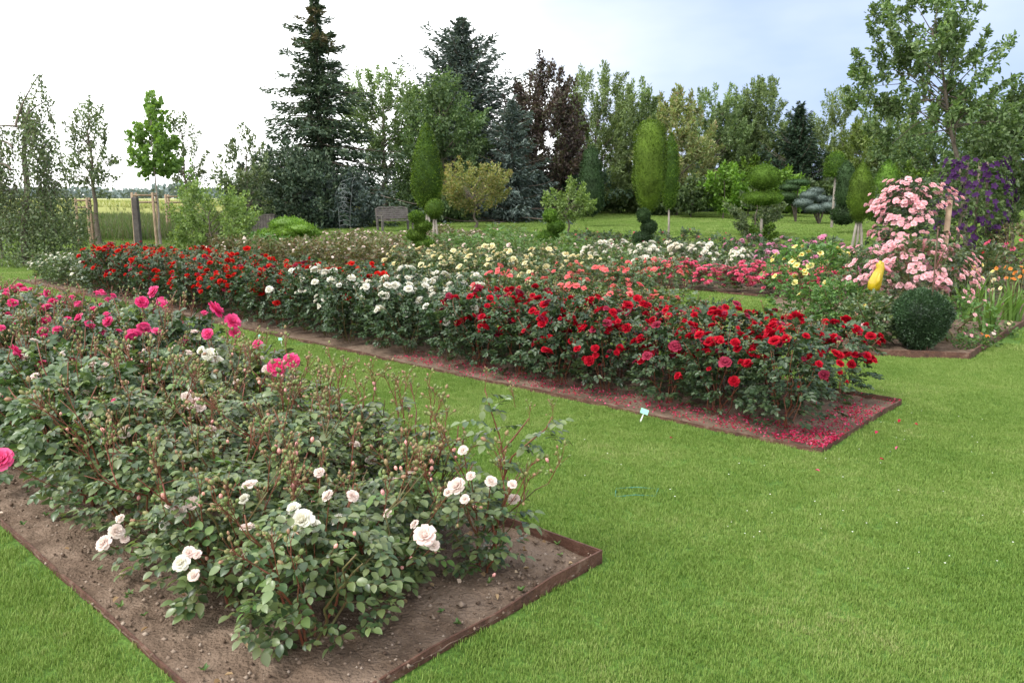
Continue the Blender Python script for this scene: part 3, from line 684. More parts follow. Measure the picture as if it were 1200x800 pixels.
# third bed
o3 = BEDS['third'][0]
for ri, (rn, w) in enumerate([('front', .45), ('back', 1.25)]):
    for q in range(21):
        u = 4.4+q*.63+RB.normal(0, .05); x, y = bedpt(o3, w+RB.normal(0, .05), u); px, _ = proj(x, y, .7)
        if ri == 0: var = 'coral' if px > 650 else 'cream' if px > 470 else 'brown' if px > 240 else 'green'
        else: var = 'coral' if px > 720 else ('cream' if px > 500 else 'brown') if px > 330 else 'green'
        mid_bush(x, y, var, (.74 if ri == 0 else .78)*(1+RB.normal(0, .05)), f'{VAR[var][0]}, {ORD[q]} from the near end, {rn} row, third bed', 'rose bushes in the third bed')
# fourth bed
o4 = BEDS['fourth'][0]
for ri, (rn, w) in enumerate([('front', .45), ('back', 1.3)]):
    for q in range(21):
        u = 3.0+q*.72+RB.normal(0, .05); x, y = bedpt(o4, w+RB.normal(0, .05), u); px, _ = proj(x, y, .7)
        if ri == 0 and px > 795: x, y = x-.13, y-.15
        if ri == 0: var = 'hotpink' if px > 795 else ('blush' if RB.random() < .6 else 'green') if px > 690 else 'green' if px > 470 else 'brown'
        else: var = 'lilac' if px > 880 else 'blush' if px > 700 else 'green' if px > 520 else 'brown'
        mid_bush(x, y, var, (.52 if var == 'hotpink' else .64 if var == 'brown' else .72)*(1+RB.normal(0, .06)), f'{VAR[var][0]}, {ORD[q]} from the near end, {rn} row, fourth bed', 'rose bushes in the fourth bed', True)
o5 = BEDS['fifth'][0]
for ri, (rn, w) in enumerate([('front', .45), ('back', 1.3)]):
    for q in range(23):
        u = -1.1+q*.85+RB.normal(0, .05); x, y = bedpt(o5, w+RB.normal(0, .05), u); px, _ = proj(x, y, .7)
        var = 'lilac' if px > 860 else 'dusky' if px > 660 else 'green' if px > 560 else 'brown'
        mid_bush(x, y, var, ((.74 if ri else .70) if px > 560 else .58)*(1+RB.normal(0, .07)), f'{VAR[var][0]}, {ORD[q]} from the near end, {rn} row, fifth bed', 'rose bushes in the farthest bed', True)

# first bed, close up: every leaf, cane, spray and bloom of the nearest bushes is its own part
def leaf_mesh(seed):
    r = np.random.default_rng(seed); mb = MB()
    tube(mb, [(0, 0, 0), (0, .05, .004), (0, .085, 0)], [.0011, .0009, .0006], 3, 1, cap=False)
    for (t, a, k) in [(.083, 0, 1.12), (.055, .95, 1.0), (.055, -.95, 1.0), (.022, 1.1, .82), (.022, -1.1, .82)]:
        a += r.normal(0, .1); ax = np.array([[math.sin(a), math.cos(a), r.normal(-.1, .12)]])
        leaves(mb, np.array([[0, t, .002]]), ax, np.array([[r.normal(0, .2), r.normal(0, .15), 1]]), .046*k, .032*k, 'full', fold=.2)
    return mb.mesh('rose_leaf', [M['rose_leaf'], M['cane_green']])
LEAF = [leaf_mesh(s) for s in range(8)]
def spray_mesh(seed, n=9):
    r = np.random.default_rng(seed); mb = MB(); spray(mb, r, (0, 0, 0), (0, 0, 1), .15, n, .0014, .0072, 0, 1); return mb.mesh('bud_spray', [M['cane'], M['bud']])
SPR = [spray_mesh(s, 6+s % 5) for s in range(6)]
def budm(seed):
    mb = MB(); r = np.random.default_rng(seed); lathe(mb, [(.001, 0), (.007, .004), (.011, .013), (.009, .024), (.002, .031)], 7, m=0)
    tube(mb, [(0, 0, -.05), (0, 0, 0)], [.0015, .0015], 4, 1, cap=False)
    leaves(mb, np.zeros((5, 3)), np.array([[math.cos(a), math.sin(a), 1.2] for a in np.arange(5)*1.257]), np.array([[math.cos(a), math.sin(a), -.6] for a in np.arange(5)*1.257]), .02, .006, 'dia', m=1)
    return mb.mesh('rose_bud', [M['bud_pink'], M['cane_green']])
BUD = [budm(0)]

def near_bush(x, y, w, h, label, var, r, nleaf=250, ncane=7, nspr=12, nbloom=2, nbud=4, tall=0, leafscale=1.0):
    root = thing('rose_bush', label, 'rose bush', (x, y, 0), 0, 'rose bushes in the nearest bed')
    anchors = []
    for q in range(ncane):
        az = q*2*PI/ncane+r.normal(0, .3); hh = h*(.72+.33*r.random()); P = cane_path(r, w, hh, az, 8)
        mb = MB(); tube(mb, P, np.linspace(.0065, .003, 8), 6)
        for z in range(3):   # side shoots
            k = r.integers(3, 7); d = unit(np.array([math.cos(az+r.normal(0, .9)), math.sin(az+r.normal(0, .9)), .9+.5*r.random()])); l = .10+.10*r.random()
            e_ = P[k]+d*l; tube(mb, [P[k], P[k]+d*l*.5+r.normal(0, .006, 3), e_], [.003, .0026, .002], 5); anchors.append((e_, d))
        ob('cane', mb.mesh('cane', [M['cane'] if q % 3 else M['cane_green']]), root); anchors.append((P[-1], unit(P[-1]-P[-2])))
        if q < tall:
            pass
    n = nleaf; P, out = dome_pts(r, n, w, h*.92, .10, .30)
    for q in range(n):
        a = Vector((out[q][0]+r.normal(0, .55), out[q][1]+r.normal(0, .55), r.normal(.10, .22))).normalized()
        up = Vector((out[q][0]*.18+r.normal(0, .28), out[q][1]*.18+r.normal(0, .28), 1.0)).normalized()
        xa = a.cross(up).normalized(); za = xa.cross(a)
        from_m = Quaternion(); 
        import mathutils
        mat3 = mathutils.Matrix((xa, a, za)).transposed()
        s = (.62+.62*r.random())*leafscale
        p = P[q]-np.array(a)*.06*s
        ob('leaf', LEAF[r.integers(len(LEAF))], root, p, mat3.to_euler(), s, {0: M['rose_leaf' if r.random() < .86 else 'rose_leaf_fresh']} if r.random() < .5 else None)
    for q in range(nspr):
        p, d = anchors[r.integers(len(anchors))]; p = np.array(p)
        dd = Vector(d+r.normal(0, .25, 3)+np.array([0, 0, .6])).to_track_quat('Z', 'Y').to_euler()
        ob('bud_spray', SPR[r.integers(len(SPR))], root, p, dd, .75+.5*r.random())
    P, out = dome_pts(r, nbloom, w, h*.98, .5, .95)
    for q in range(nbloom):
        put_bloom(root, P[q], VAR_N[var][1]*(.75+.4*r.random()), VAR_N[var][0], 'full' if r.random() < .6 else 'open', r)
    for q in range(nbud):
        p, d = anchors[r.integers(len(anchors))]
        ob('bud', BUD[0], root, np.array(p)+np.array([0, 0, .05+.05*r.random()]), (r.normal(0, .3), r.normal(0, .3), 0), .5+.35*r.random(), {0: M['bud_pink']})
    return root
VAR_N = dict(blush=('blush', .062), magenta=('magenta', .085))
RN = np.random.default_rng(21)
o1 = BEDS['front'][0]
near_list = []
cols = [('left', .43), ('middle', .90), ('right', 1.34)]
# nearest four ranks
for q in range(4):
    for ci, (cn, w) in enumerate(cols):
        u = .40+q*.52+(.0, .16, -.12)[ci]+RN.normal(0, .03); ww = w+RN.normal(0, .03)
        x, y = bedpt(o1, ww, u); hh = (.62, .66, .58)[ci]*(1+.07*q)*(1+RN.normal(0, .04))
        if q == 0: hh = (.60, .56, .50)[ci]
        wd = (.37, .31, .30)[ci] if q else (.36, .28, .22)[ci]
        rt = near_bush(x, y, wd, hh, f'blush rose bush, {ORD[q]} from the near end, {cn} row, nearest bed', 'blush', RN,
                       nleaf=(290 if q < 2 else 295) if not (q == 0 and ci == 2) else 120, ncane=7 if not (q == 0 and ci == 2) else 5, nspr=(13, 11, 9)[ci]+2*q, nbloom=1, nbud=8, leafscale=.85)
        near_list.append(rt)
# behind them, bushes with joined foliage but separate blooms
NMID = []
for s in range(6):
    r = np.random.default_rng(600+s); w, h = .34, .86
    fol = bush_foliage(610+s, w, h*.9, 330, .046, 'full').mesh('rose_foliage_near', M['rose_leaf'])
    mb = MB()
    for q in range(8):
        P = cane_path(r, w, h*(.75+.35*r.random()), q*2*PI/8+r.normal(0, .3)); tube(mb, P, np.linspace(.006, .003, len(P)), 4, 0)
    for q in range(13):
        p, o_ = dome_pts(r, 1, w*.95, h*.93, .55, .8); spray(mb, r, p[0]-o_[0]*.03, o_[0]*.5+np.array([0, 0, 1]), .09+.10*r.random(), 5, .0014, .0062)
    NMID.append((fol, mb.mesh('rose_branchwork_near', [M['cane'], M['bud']])))
for q in range(4, 21):
    for ci, (cn, w) in enumerate(cols):
        u = .42+q*.52+(.0, .16, -.12)[ci]+RN.normal(0, .04); x, y = bedpt(o1, w+RN.normal(0, .04), u)
        if y > 11.5 : continue
        mag = q >= 6; s = (1.0 if not mag else (1.12 if q < 11 and ci > 0 else 1.0))*(1+RN.normal(0, .05)); s = min(s, 1.18)
        root = thing('rose_bush', ('magenta' if mag else 'blush')+f' rose bush, {ORD[q]} from the near end, {cn} row, nearest bed', 'rose bush', (x, y, 0), RN.random()*6, 'rose bushes in the nearest bed')
        k = RN.integers(len(NMID)); stuff(ob('foliage', NMID[k][0], root, sc=(1, 1, s), mats={0: M['rose_leaf' if q % 3 else 'rose_leaf_dark']})); stuff(ob('branchwork', NMID[k][1], root, sc=(1, 1, s), mats={0: M['cane']}))
        n = 10 if mag else 5
        P, out = dome_pts(RN, n, .33, .86*s, .55, .95)
        for z in range(n): put_bloom(root, P[z], (.078 if mag else .06)*(.7+.5*RN.random()), 'magenta' if mag else 'blush', 'full' if RN.random() < .5 else 'cup', RN)
        near_list.append(root)
def attach_bloom(px, py, d, size, col, kind='full', tilt=.5, roots=near_list, r=RN, name='bloom'):
    """a flower seen in the photo, put at its own distance and given to the nearest bush"""
    x, z = pt(px, py, d); best = min(roots, key=lambda o: (o.location.x-x)**2+(o.location.y-d)**2)
    l = best.location
    me = BL[kind][r.integers(len(BL[kind]))] if name == 'bloom' else BUD[0]
    o = ob(name, me, best, (x-l.x, d-l.y, z-l.z-size*.2), (tilt*.9, r.normal(0, .2), r.normal(0, .5)), size, {0: PET[col]} if name == 'bloom' else {0: M['bud_pink']})
    if name == 'bloom':   # stalk of the flower down into the bush
        e = np.array(o.location); b = np.array([e[0]*.25, e[1]*.25, max(.12, e[2]*.45)]); m1 = b+(e-b)*.6+np.array([0, 0, -.03])
        mb = MB(); tube(mb, [b, (b+m1)/2+np.array([0, 0, -.01]), m1, e], [.0035, .003, .0025, .002], 5, cap=False)
        ob('stalk', mb.mesh('stalk', M['cane']), best)
        import mathutils
        for z in range(4 if d < 3.7 else 0):
            p = b+(e-b)*(.35+.5*r.random())+np.array([0, 0, -.02]); aa = Vector((r.normal(), r.normal(), .1)).normalized(); up = Vector((r.normal(0, .25), r.normal(0, .25), 1)); xa = aa.cross(up).normalized()
            ob('leaf', LEAF[r.integers(8)], best, p, mathutils.Matrix((xa, aa, xa.cross(aa))).transposed().to_euler(), .7+.3*r.random())
    return o
FL = [(208, 597, 3.02, .072, 'blush'), (226, 587, 3.08, .062, 'blush'), (135, 620, 3.20, .070, 'blush'), (123, 634, 3.15, .075, 'blush'), (213, 657, 2.82, .070, 'white'), (222, 645, 2.86, .055, 'blush'), (228, 672, 2.80, .052, 'blush'),
      (193, 613, 3.0, .045, 'white'), (498, 624, 2.95, .095, 'blush'), (537, 567, 3.15, .085, 'blush'), (545, 583, 3.1, .045, 'blush'), (543, 526, 3.3, .05, 'blush'), (575, 562, 3.25, .055, 'blush'), (355, 606, 2.85, .095, 'white'), (335, 608, 2.9, .08, 'blush'), (397, 607, 2.95, .06, 'white'),
      (142, 606, 3.2, .045, 'blush'), (146, 630, 3.2, .04, 'blush'), (200, 588, 3.05, .045, 'blush'), (232, 648, 2.85, .04, 'blush'), (508, 637, 2.95, .05, 'blush'), (487, 613, 3.0, .045, 'blush'), (526, 575, 3.15, .045, 'blush'), (552, 556, 3.2, .045, 'blush'), (345, 594, 2.9, .06, 'white'), (368, 614, 2.85, .06, 'white'), (322, 620, 2.85, .05, 'white'), (218, 463, 4.1, .06, 'blush'), (236, 476, 4.1, .06, 'blush'), (256, 420, 4.9, .07, 'white'), (238, 408, 4.9, .06, 'white'), (455, 600, 3.1, .045, 'blush'), (600, 566, 3.3, .045, 'blush'),
      (386, 579, 2.95, .058, 'blush'), (412, 579, 3.0, .055, 'blush'), (287, 583, 3.05, .05, 'white'), (375, 552, 3.1, .05, 'blush'), (227, 470, 4.1, .085, 'blush'), (246, 413, 4.9, .11, 'white'), (105, 485, 3.9, .055, 'blush'), (147, 505, 3.8, .075, 'blush'), (305, 432, 4.7, .06, 'blush')]
for (a, b, d, s, c) in FL: attach_bloom(a, b, d*.965, s*.98, c, tilt=.75)
for (a, b, d) in [(340, 540, 3.05), (326, 562, 3.0), (322, 586, 2.9), (240, 618, 2.9), (480, 618, 2.9), (470, 629, 2.9), (510, 610, 2.95), (555, 560, 3.2), (577, 640, 3.1), (205, 549, 3.3), (115, 520, 3.7), (430, 480, 3.9), (278, 486, 4.0), (292, 489, 3.9), (435, 495, 3.8), (60, 500, 4.0), (140, 612, 3.2), (158, 606, 3.15)]:
    attach_bloom(a, b, d, .68, 'blush', name='bud')
for (a, b, d, s) in [(180, 340, 5.6, .11), (212, 362, 5.3, .15), (216, 380, 5.2, .13), (165, 352, 5.7, .11), (78, 404, 5.0, .12), (325, 427, 4.7, .13), (341, 420, 4.7, .11), (152, 376, 5.5, .10), (250, 388, 5.2, .09), (128, 400, 5.2, .12), (142, 396, 5.3, .10), (45, 375, 6, .12), (112, 368, 6, .10), (120, 374, 6, .10), (3, 534, 3.6, .13),
                     (8, 345, 7, .12), (14, 366, 6.5, .1), (58, 355, 7, .1), (222, 395, 5.2, .09), (105, 390, 5.4, .09), (300, 402, 5, .07), (135, 470, 4, .05), (35, 400, 5.4, .1), (20, 385, 6, .1)]:
    attach_bloom(a, b, d*.94, s*.92, 'magenta', tilt=1.0)
# tall bare shoot at the right end of the nearest bed
def tall_shoot():
    x, y = .0, 3.42; r = np.random.default_rng(77)
    x, _ = pt(585, 600, y)
    root = thing('rose_bush', 'tall thin rose shoot with bare red stems standing above the lawn edge', 'rose bush', (x, y, 0), 0, 'rose bushes in the nearest bed')
    def path(pp): return [(pt(a, b, y+dy)[0]-x, dy, pt(a, b, y+dy)[1]) for a, b, dy in pp]
    stems = [path([(560, 690, 0), (578, 640, 0), (588, 590, 0), (592, 545, .02), (585, 510, .02), (575, 480, .03), (568, 455, .03)]),
             path([(590, 560, .02), (600, 535, 0), (620, 518, -.02), (640, 502, -.03), (647, 488, -.03)]),
             path([(588, 530, .02), (606, 508, .04), (620, 490, .05)]), path([(560, 690, 0), (572, 670, .02), (590, 655, .05), (600, 640, .05)])]
    for s in stems:
        mb = MB(); tube(mb, s, np.linspace(.0055, .0025, len(s)), 6); ob('cane', mb.mesh('cane', M['cane']), root)
    spots = [(578, 478, .03), (560, 492, .0), (590, 500, .05), (575, 510, .0), (612, 520, 0), (640, 505, -.02), (648, 515, -.03), (645, 495, -.03), (628, 520, .02), (572, 462, .03), (600, 540, .04), (580, 545, -.03), (610, 610, .03), (590, 605, -.04), (600, 630, .05), (575, 620, -.04), (585, 650, 0), (570, 640, .05), (605, 600, .0), (595, 585, .03), (560, 655, -.05), (598, 648, -.02)]
    import mathutils
    for (a, b, dy) in spots:
        px_, pz = pt(a, b, y+dy)
        for rep in range(2):
            aa = Vector((r.normal(0, 1), r.normal(0, .8), r.normal(-.1, .2))).normalized(); up = Vector((r.normal(0, .3), r.normal(0, .3), 1)); xa = aa.cross(up).normalized(); za = xa.cross(aa)
            ob('leaf', LEAF[r.integers(8)], root, (px_-x, dy, pz), mathutils.Matrix((xa, aa, za)).transposed().to_euler(), .8+.25*r.random())
    for (a, b) in [(568, 452), (620, 488), (604, 470), (648, 486)]:
        px_, pz = pt(a, b, y); ob('bud_spray', SPR[r.integers(6)], root, (px_-x, 0, pz-.03), (0, r.normal(0, .2), 0), .55)
tall_shoot()
# slender flowering shoots rising over the right half of the nearest bed
def shoots():
    r = np.random.default_rng(88); import mathutils
    for (px, py, d) in [(395, 425, 4.1), (440, 430, 4.0), (462, 440, 3.95), (470, 448, 3.8), (505, 462, 3.75), (350, 432, 4.2), (380, 470, 3.9), (425, 455, 3.9), (520, 492, 3.6), (300, 408, 4.6), (270, 398, 4.8), (190, 372, 5.3), (130, 380, 5.2), (340, 560, 3.0), (370, 545, 3.05), (410, 560, 3.05), (310, 570, 2.95)]:
        x, z = pt(px, py, d); best = min(near_list, key=lambda o: (o.location.x-x)**2+(o.location.y-d)**2); l = best.location
        b = np.array([0, 0, .25]); t = np.array([x-l.x, d-l.y, z-.08]); mid = (b+t)/2+np.array([(t[0])*.2, t[1]*.2, -.02])
        mb = MB(); tube(mb, [b, mid, t*.9+mid*.1, t], [.005, .004, .0028, .0024], 5); ob('cane', mb.mesh('cane', M['cane']), best)
        for k in range(3): ob('bud_spray', SPR[r.integers(6)], best, t+np.array([0, 0, -.04*k]), (r.normal(0, .35), r.normal(0, .35), 0), .7+.3*r.random())
        for k in range(5):
            p = mid+(t-mid)*(.1+.8*r.random()); aa = Vector((r.normal(), r.normal(), .1)).normalized(); up = Vector((0, 0, 1)); xa = aa.cross(up).normalized(); za = xa.cross(aa)
            ob('leaf', LEAF[r.integers(8)], best, p, mathutils.Matrix((xa, aa, za)).transposed().to_euler(), .75+.3*r.random())
shoots()

# clods and crumbs on the soil, fallen petals, daisies
def crumbs():
    r = np.random.default_rng(31); mb = MB(); o, w, u0, u1 = BEDS['front']
    n = 9000; uu = r.random(n)**1.3*6; ww = r.random(n)*w; X = o[0]+Wv[0]*ww+U[0]*uu; Y = o[1]+Wv[1]*ww+U[1]*uu
    s = .0025+.010*r.random(n)**3.2+(r.random(n) < .004)*.010
    base = np.array([[1, 0, 0], [0, 1, 0], [-1, 0, 0], [0, -1, 0], [0, 0, .8], [0, 0, -.8]])
    V = base[None]*(s[:, None, None])*(.6+.8*r.random((n, 6, 1)))+np.stack([X, Y, gz(Y)+.012+s*.3+.018*r.random(n)], -1)[:, None]
    T = np.array([[0, 1, 4], [1, 2, 4], [2, 3, 4], [3, 0, 4], [1, 0, 5], [2, 1, 5], [3, 2, 5], [0, 3, 5]])
    mb.add(V.reshape(-1, 3), T=(T[None]+(np.arange(n)*6)[:, None, None]).reshape(-1, 3)); 
    ob_ = stuff(ob('soil_crumbs', mb.mesh('soil_crumbs', M['clod']))); ob_['label'] = 'loose crumbs and small clods on the bare soil of the nearest bed'; ob_['category'] = 'soil'
crumbs()
def litter():
    r = np.random.default_rng(41); o, w, u0, u1 = BEDS['front']; mb = MB()
    for q in range(26):
        u = r.random()*4; ww = .05+.35*r.random() if r.random() < .6 else r.random()*w; u = .05+.25*r.random() if ww > .5 else u
        x, y = bedpt(o, ww, u); n = r.integers(4, 9); a = r.random(n)*6.28; A = np.stack([np.cos(a), np.sin(a), .4+.8*r.random(n)], -1)
        leaves(mb, np.repeat([[x, y, .03]], n, 0), A, rdir(r, n, 2), .012+.022*r.random(n), .008+.005*r.random(n), 'hex')
    o_ = stuff(ob('weed_seedlings', mb.mesh('weed_seedlings', M['rose_leaf_fresh']))); o_['label'] = 'tiny green weed seedlings on the bare soil of the nearest bed'; o_['category'] = 'weeds'
    mb = MB(); n = 130; uu = r.random(n)**1.2*5; ww = r.random(n)*w; P = np.stack([o[0]+Wv[0]*ww+U[0]*uu, o[1]+Wv[1]*ww+U[1]*uu, .032+.012*r.random(n)], -1); a = rdir(r, n); a[:, 2] *= .2
    leaves(mb, P, a, rdir(r, n, 3), .02+.02*r.random(n), .014+.01*r.random(n), 'hex', fold=.35)
    o_ = stuff(ob('dry_leaf_litter', mb.mesh('dry_leaf_litter', M['dryleaf']))); o_['label'] = 'dry fallen rose leaves and petals on the soil of the nearest bed'; o_['category'] = 'leaf litter'
M['dryleaf'] = leafmat('dry_leaf', [(.16,.10,.05), (.26,.17,.09), (.34,.25,.15), (.55,.45,.38)], .8, .1, .1, 0, 0)
litter()
def petals():
    r = np.random.default_rng(33); mb = MB(); o, w, u0, u1 = BEDS['second']
    n = 2500; uu = r.random(n)**1.7*4.6; ww = np.where(r.random(n) < .75, r.random(n)*.42, r.random(n)*w); k = r.random(n) < .22; uu = np.where(k, r.random(n)*.32, uu); ww = np.where(k, r.random(n)*w*.8, ww)
    X = o[0]+Wv[0]*ww+U[0]*uu; Y = o[1]+Wv[1]*ww+U[1]*uu; n = len(X)
    P = np.stack([X, Y, np.full(n, .034)+.012*r.random(n)], -1); a = rdir(r, n); a[:, 2] *= .25
    leaves(mb, P, a, rdir(r, n, 3), .011+.012*r.random(n), .009+.010*r.random(n), 'hex', fold=.45)
    for (px, py) in [(788, 520), (952, 500), (1020, 518), (1028, 512), (1052, 530), (1055, 498), (1075, 505), (955, 480), (1030, 545), (960, 560)]:
        x, y = G(px, py); q = np.array([[x, y, .045]]); leaves(mb, q, rdir(r, 1), rdir(r, 1, 2), .03, .026, 'hex')
    o_ = stuff(ob('fallen_petals', mb.mesh('fallen_petals', M['petals_fallen']))); o_['label'] = 'fallen crimson petals strewn along the front edge of the red rose bed'; o_['category'] = 'petals'
petals()
def daisies():
    r = np.random.default_rng(35); mb = MB(); pts = []
    for (px, py, n, sx, sy) in [(935, 620, 12, 55, 16), (1130, 580, 18, 60, 50), (830, 600, 8, 80, 40), (1080, 500, 10, 80, 20), (960, 540, 10, 60, 20), (640, 520, 8, 40, 20)]:
        for q in range(n): pts.append(G(px+r.normal(0, sx), py+r.normal(0, sy)))
    for (x, y) in pts:
        if not off_beds(np.array([x]), np.array([y]), .05)[0]: continue
        k = 5; az = np.arange(k)*2*PI/k; A = np.stack([np.cos(az), np.sin(az), np.full(k, .4)], -1); s = .0022+.002*r.random()
        leaves(mb, np.repeat([[x, y, .034+.008*r.random()]], k, 0), A, np.repeat([[0, 0, 1.]], k, 0), s*1.6, s, 'dia')
    o_ = stuff(ob('clover_flowers', mb.mesh('clover_flowers', M['daisy']))); o_['label'] = 'tiny white clover flowers dotted in the right hand lawn'; o_['category'] = 'clover'
daisies()
#PART2
# ---------------------------------------------------------------- materials of the trees
M['spruce'] = leafmat('spruce', [(.026,.050,.030), (.044,.076,.044), (.070,.105,.060), (.10,.135,.075)], .6, .12, .3, .05, 0)
M['spruce_tip'] = leafmat('spruce_tip', [(.07,.085,.04), (.12,.085,.05), (.09,.11,.05)], .6, .12, .3, 0, 0)
M['bluespruce'] = leafmat('bluespruce', [(.034,.056,.046), (.056,.084,.072), (.092,.125,.108), (.13,.16,.14)], .6, .12, .3, .05, 0)
M['pine'] = leafmat('pine', [(.018,.038,.022), (.03,.058,.03), (.045,.08,.04)], .6, .12, .3, .05, 0)
M['mid'] = leafmat('mid_leaf', [(.042,.076,.028), (.068,.112,.040), (.098,.148,.056), (.14,.19,.078)], .5, .32, .35, .08, .01, .45)
M['willow'] = leafmat('willow_leaf', [(.075,.120,.045), (.112,.168,.062), (.155,.215,.085), (.20,.26,.12)], .5, .32, .35, .08, .01, .45)
M['light'] = leafmat('light_leaf', [(.075,.12,.03), (.12,.18,.045), (.17,.24,.07), (.24,.30,.11)], .5, .35, .35, .08, .01, .45)
M['lime'] = leafmat('lime_leaf', [(.08,.17,.02), (.12,.23,.03), (.17,.29,.045)], .5, .35, .3, .08, .01, .7)
M['maple_y'] = leafmat('maple_leaf', [(.11,.15,.04), (.17,.20,.06), (.24,.24,.08), (.28,.21,.09)], .5, .35, .3, 0, 0, .8)
M['maple_g'] = leafmat('young_maple_leaf', [(.09,.17,.035), (.13,.23,.05), (.18,.29,.075)], .5, .4, .3, 0, 0)
M['purple_l'] = leafmat('purple_leaf', [(.034,.024,.024), (.060,.040,.036), (.085,.060,.048), (.070,.085,.045)], .5, .25, .35, 0, 0, .6)
M['grey_l'] = leafmat('grey_leaf', [(.06,.095,.04), (.09,.13,.06), (.13,.17,.085), (.19,.22,.13)], .55, .3, .3, 0, 0, .8)
M['varieg'] = leafmat('cream_leaf', [(.12,.17,.06), (.19,.24,.09), (.28,.32,.14), (.28,.22,.12)], .5, .35, .3, 0, 0, .6)
M['thuja'] = leafmat('thuja', [(.024,.058,.006), (.048,.098,.009), (.078,.142,.014), (.115,.19,.022)], .65, .15, .2, .12, .01, 1.5)
M['thuja_dk'] = leafmat('thuja_dark', [(.016,.036,.013), (.026,.055,.018), (.042,.08,.025)], .65, .15, .2, .12, .01, 1.5)
M['box_l'] = leafmat('box_leaf', [(.022,.050,.022), (.036,.075,.030), (.055,.105,.042)], .45, .15, .45, .1, 0, 3)
M['apple'] = leafmat('apple_leaf', [(.050,.095,.028), (.085,.145,.045), (.125,.195,.065), (.21,.28,.13)], .45, .32, .45, 0, 0, .6)
M['sword'] = leafmat('sword_leaf', [(.09,.18,.035), (.13,.24,.05), (.20,.31,.10)], .45, .3, .4, .1, 0)

def finish(name, root, mb, mats): return ob(name, mb.mesh(name, mats), root)
PROF = dict(
 round=([0, .1, .3, .55, .8, 1], [.35, .72, 1, .98, .68, .12]), column=([0, .08, .3, .7, .93, 1], [.5, .85, 1, .95, .6, .15]),
 cone=([0, .08, .3, .6, .85, 1], [.55, .92, 1, .66, .3, .05]), broad=([0, .2, .5, .75, 1], [.5, .95, 1, .8, .2]), vase=([0, .2, .5, .8, 1], [.3, .6, .95, 1, .35]))
def sample_profile(r, n, prof, shell=.4):
    t = r.random(n*3); rp = np.interp(t, *prof); k = r.random(n*3) < rp**1.3+.05; t = t[k][:n]; rp = rp[k][:n]
    a = r.random(len(t))*2*PI; q = shell+(1-shell)*r.random(len(t))**.6
    return np.stack([np.cos(a)*rp*q, np.sin(a)*rp*q, t], -1)
def tree(name, label, cat, px, top, bot, wpx, d, mat, ncl, per, leaf, prof='round', trunk='bark', seed=0, tr=None, clump=.17, kind='dia', group=None, lean=0, thin=1, basepx=None, shoot=1.0, lobes=None, limbs=True, droop=0.0, up=.4, asp=.55):
    """px = crown centre, top / bot = rows of crown top and crown bottom, wpx = crown width, all at distance d"""
    r = np.random.default_rng(seed+abs(int(px))*7+int(d)); x, zt = pt(px, top, d); _, zb = pt(px, bot, d); w = wpx*d/930/2
    g = gzf(d); x0 = pt(basepx, 300, d)[0] if basepx else x
    root = thing(name, label, cat, (x0, d, g), 0, group); zt -= g; zb -= g; zb = max(zb, .02); Hc = zt-zb; dx = x-x0
    if lobes:
        cs = []; tot = sum(l[2]*l[3] for l in lobes)
        for (cx, cy, rx, ry) in lobes:
            m_ = max(3, int(ncl*rx*ry/tot)); v = unit(r.normal(0, 1, (m_, 3)))*(.35+.65*r.random((m_, 1))**.6); X, Z = pt(cx, cy, d)
            cs.append(v*np.array([rx, rx, ry])*d/930+np.array([X-x0, 0, Z-g]))
        c = np.concatenate(cs)
    else:
        c = sample_profile(r, ncl, PROF[prof]); c = c*np.array([w, w, Hc])+np.array([dx, 0, zb]); c[:, 0] += r.normal(0, w*.06, len(c))
    # outermost wisps break the outline
    rt = tr or max(.04, .016*zt); mt = MB()
    th = zb+Hc*.72; n = 9; t = np.linspace(0, 1, n)
    P = np.stack([dx*t**1.2+r.normal(0, .03*w, n)*(t > 0)+lean*t, r.normal(0, .03*w, n)*(t > 0), th*t-.05], -1)
    tube(mt, P, rt*(1-.75*t)*(1+.5*np.exp(-t*25)), 8)
    finish('trunk', root, mt, M[trunk])
    if limbs:
        ml = MB(); sel = r.permutation(len(c))[:min(len(c), 46)]
        for q in sel:
            e = c[q]; hz = min(max(e[2]-.45*np.hypot(e[0]-dx, e[1])-.1*Hc, (zb*.95 if zb > .5 else .15)+(th-zb)*.5*r.random()), th*.97); s = np.array([np.interp(hz, P[:, 2], P[:, 0]), np.interp(hz, P[:, 2], P[:, 1]), hz])
            m1 = s+(e-s)*.5+np.array([0, 0, .10*np.linalg.norm(e-s)])+r.normal(0, .04*w, 3)
            rr = rt*.30*(1-.5*hz/th); tube(ml, [s, m1, e], [rr, rr*.6, rr*.22], 4, cap=False)
        stuff(finish('limbs', root, ml, M[trunk]))
    mc = MB(); rc = clump*max(w*1.2, Hc*.42); k = per
    cc = np.repeat(c, k, 0); n = len(cc); sz = np.repeat(.55+.75*r.random(len(c)), k)[:, None]
    ax = unit((c-np.array([dx, 0, zb+Hc*.25]))*np.array([1, 1, .6])+np.array([0, 0, w*.55*(1-2*droop)])+r.normal(0, .3*w, (len(c), 3))); ax = np.repeat(ax, k, 0)
    off = unit(r.normal(0, 1, (n, 3)))*(r.random((n, 1))**.5); tt = r.random((n, 1))*2.4-1.0
    off = off*.62*(1.15-.38*np.abs(tt))+ax*tt*shoot
    Pp = cc+off*rc*sz; Pp[:, 2] = np.maximum(Pp[:, 2]-droop*np.abs(r.normal(0, 1, n))*rc, .02)
    A = unit(off*.7+r.normal(0, .6, (n, 3))+np.array([0, 0, -droop*2.0])); Nn = unit(off*.4+r.normal(0, .5, (n, 3))+np.array([0, 0, up]))
    L = leaf*(.6+.8*r.random(n)); leaves(mc, Pp, A, Nn, L, L*asp, kind)
    o = finish('crown', root, mc, M[mat]); return root
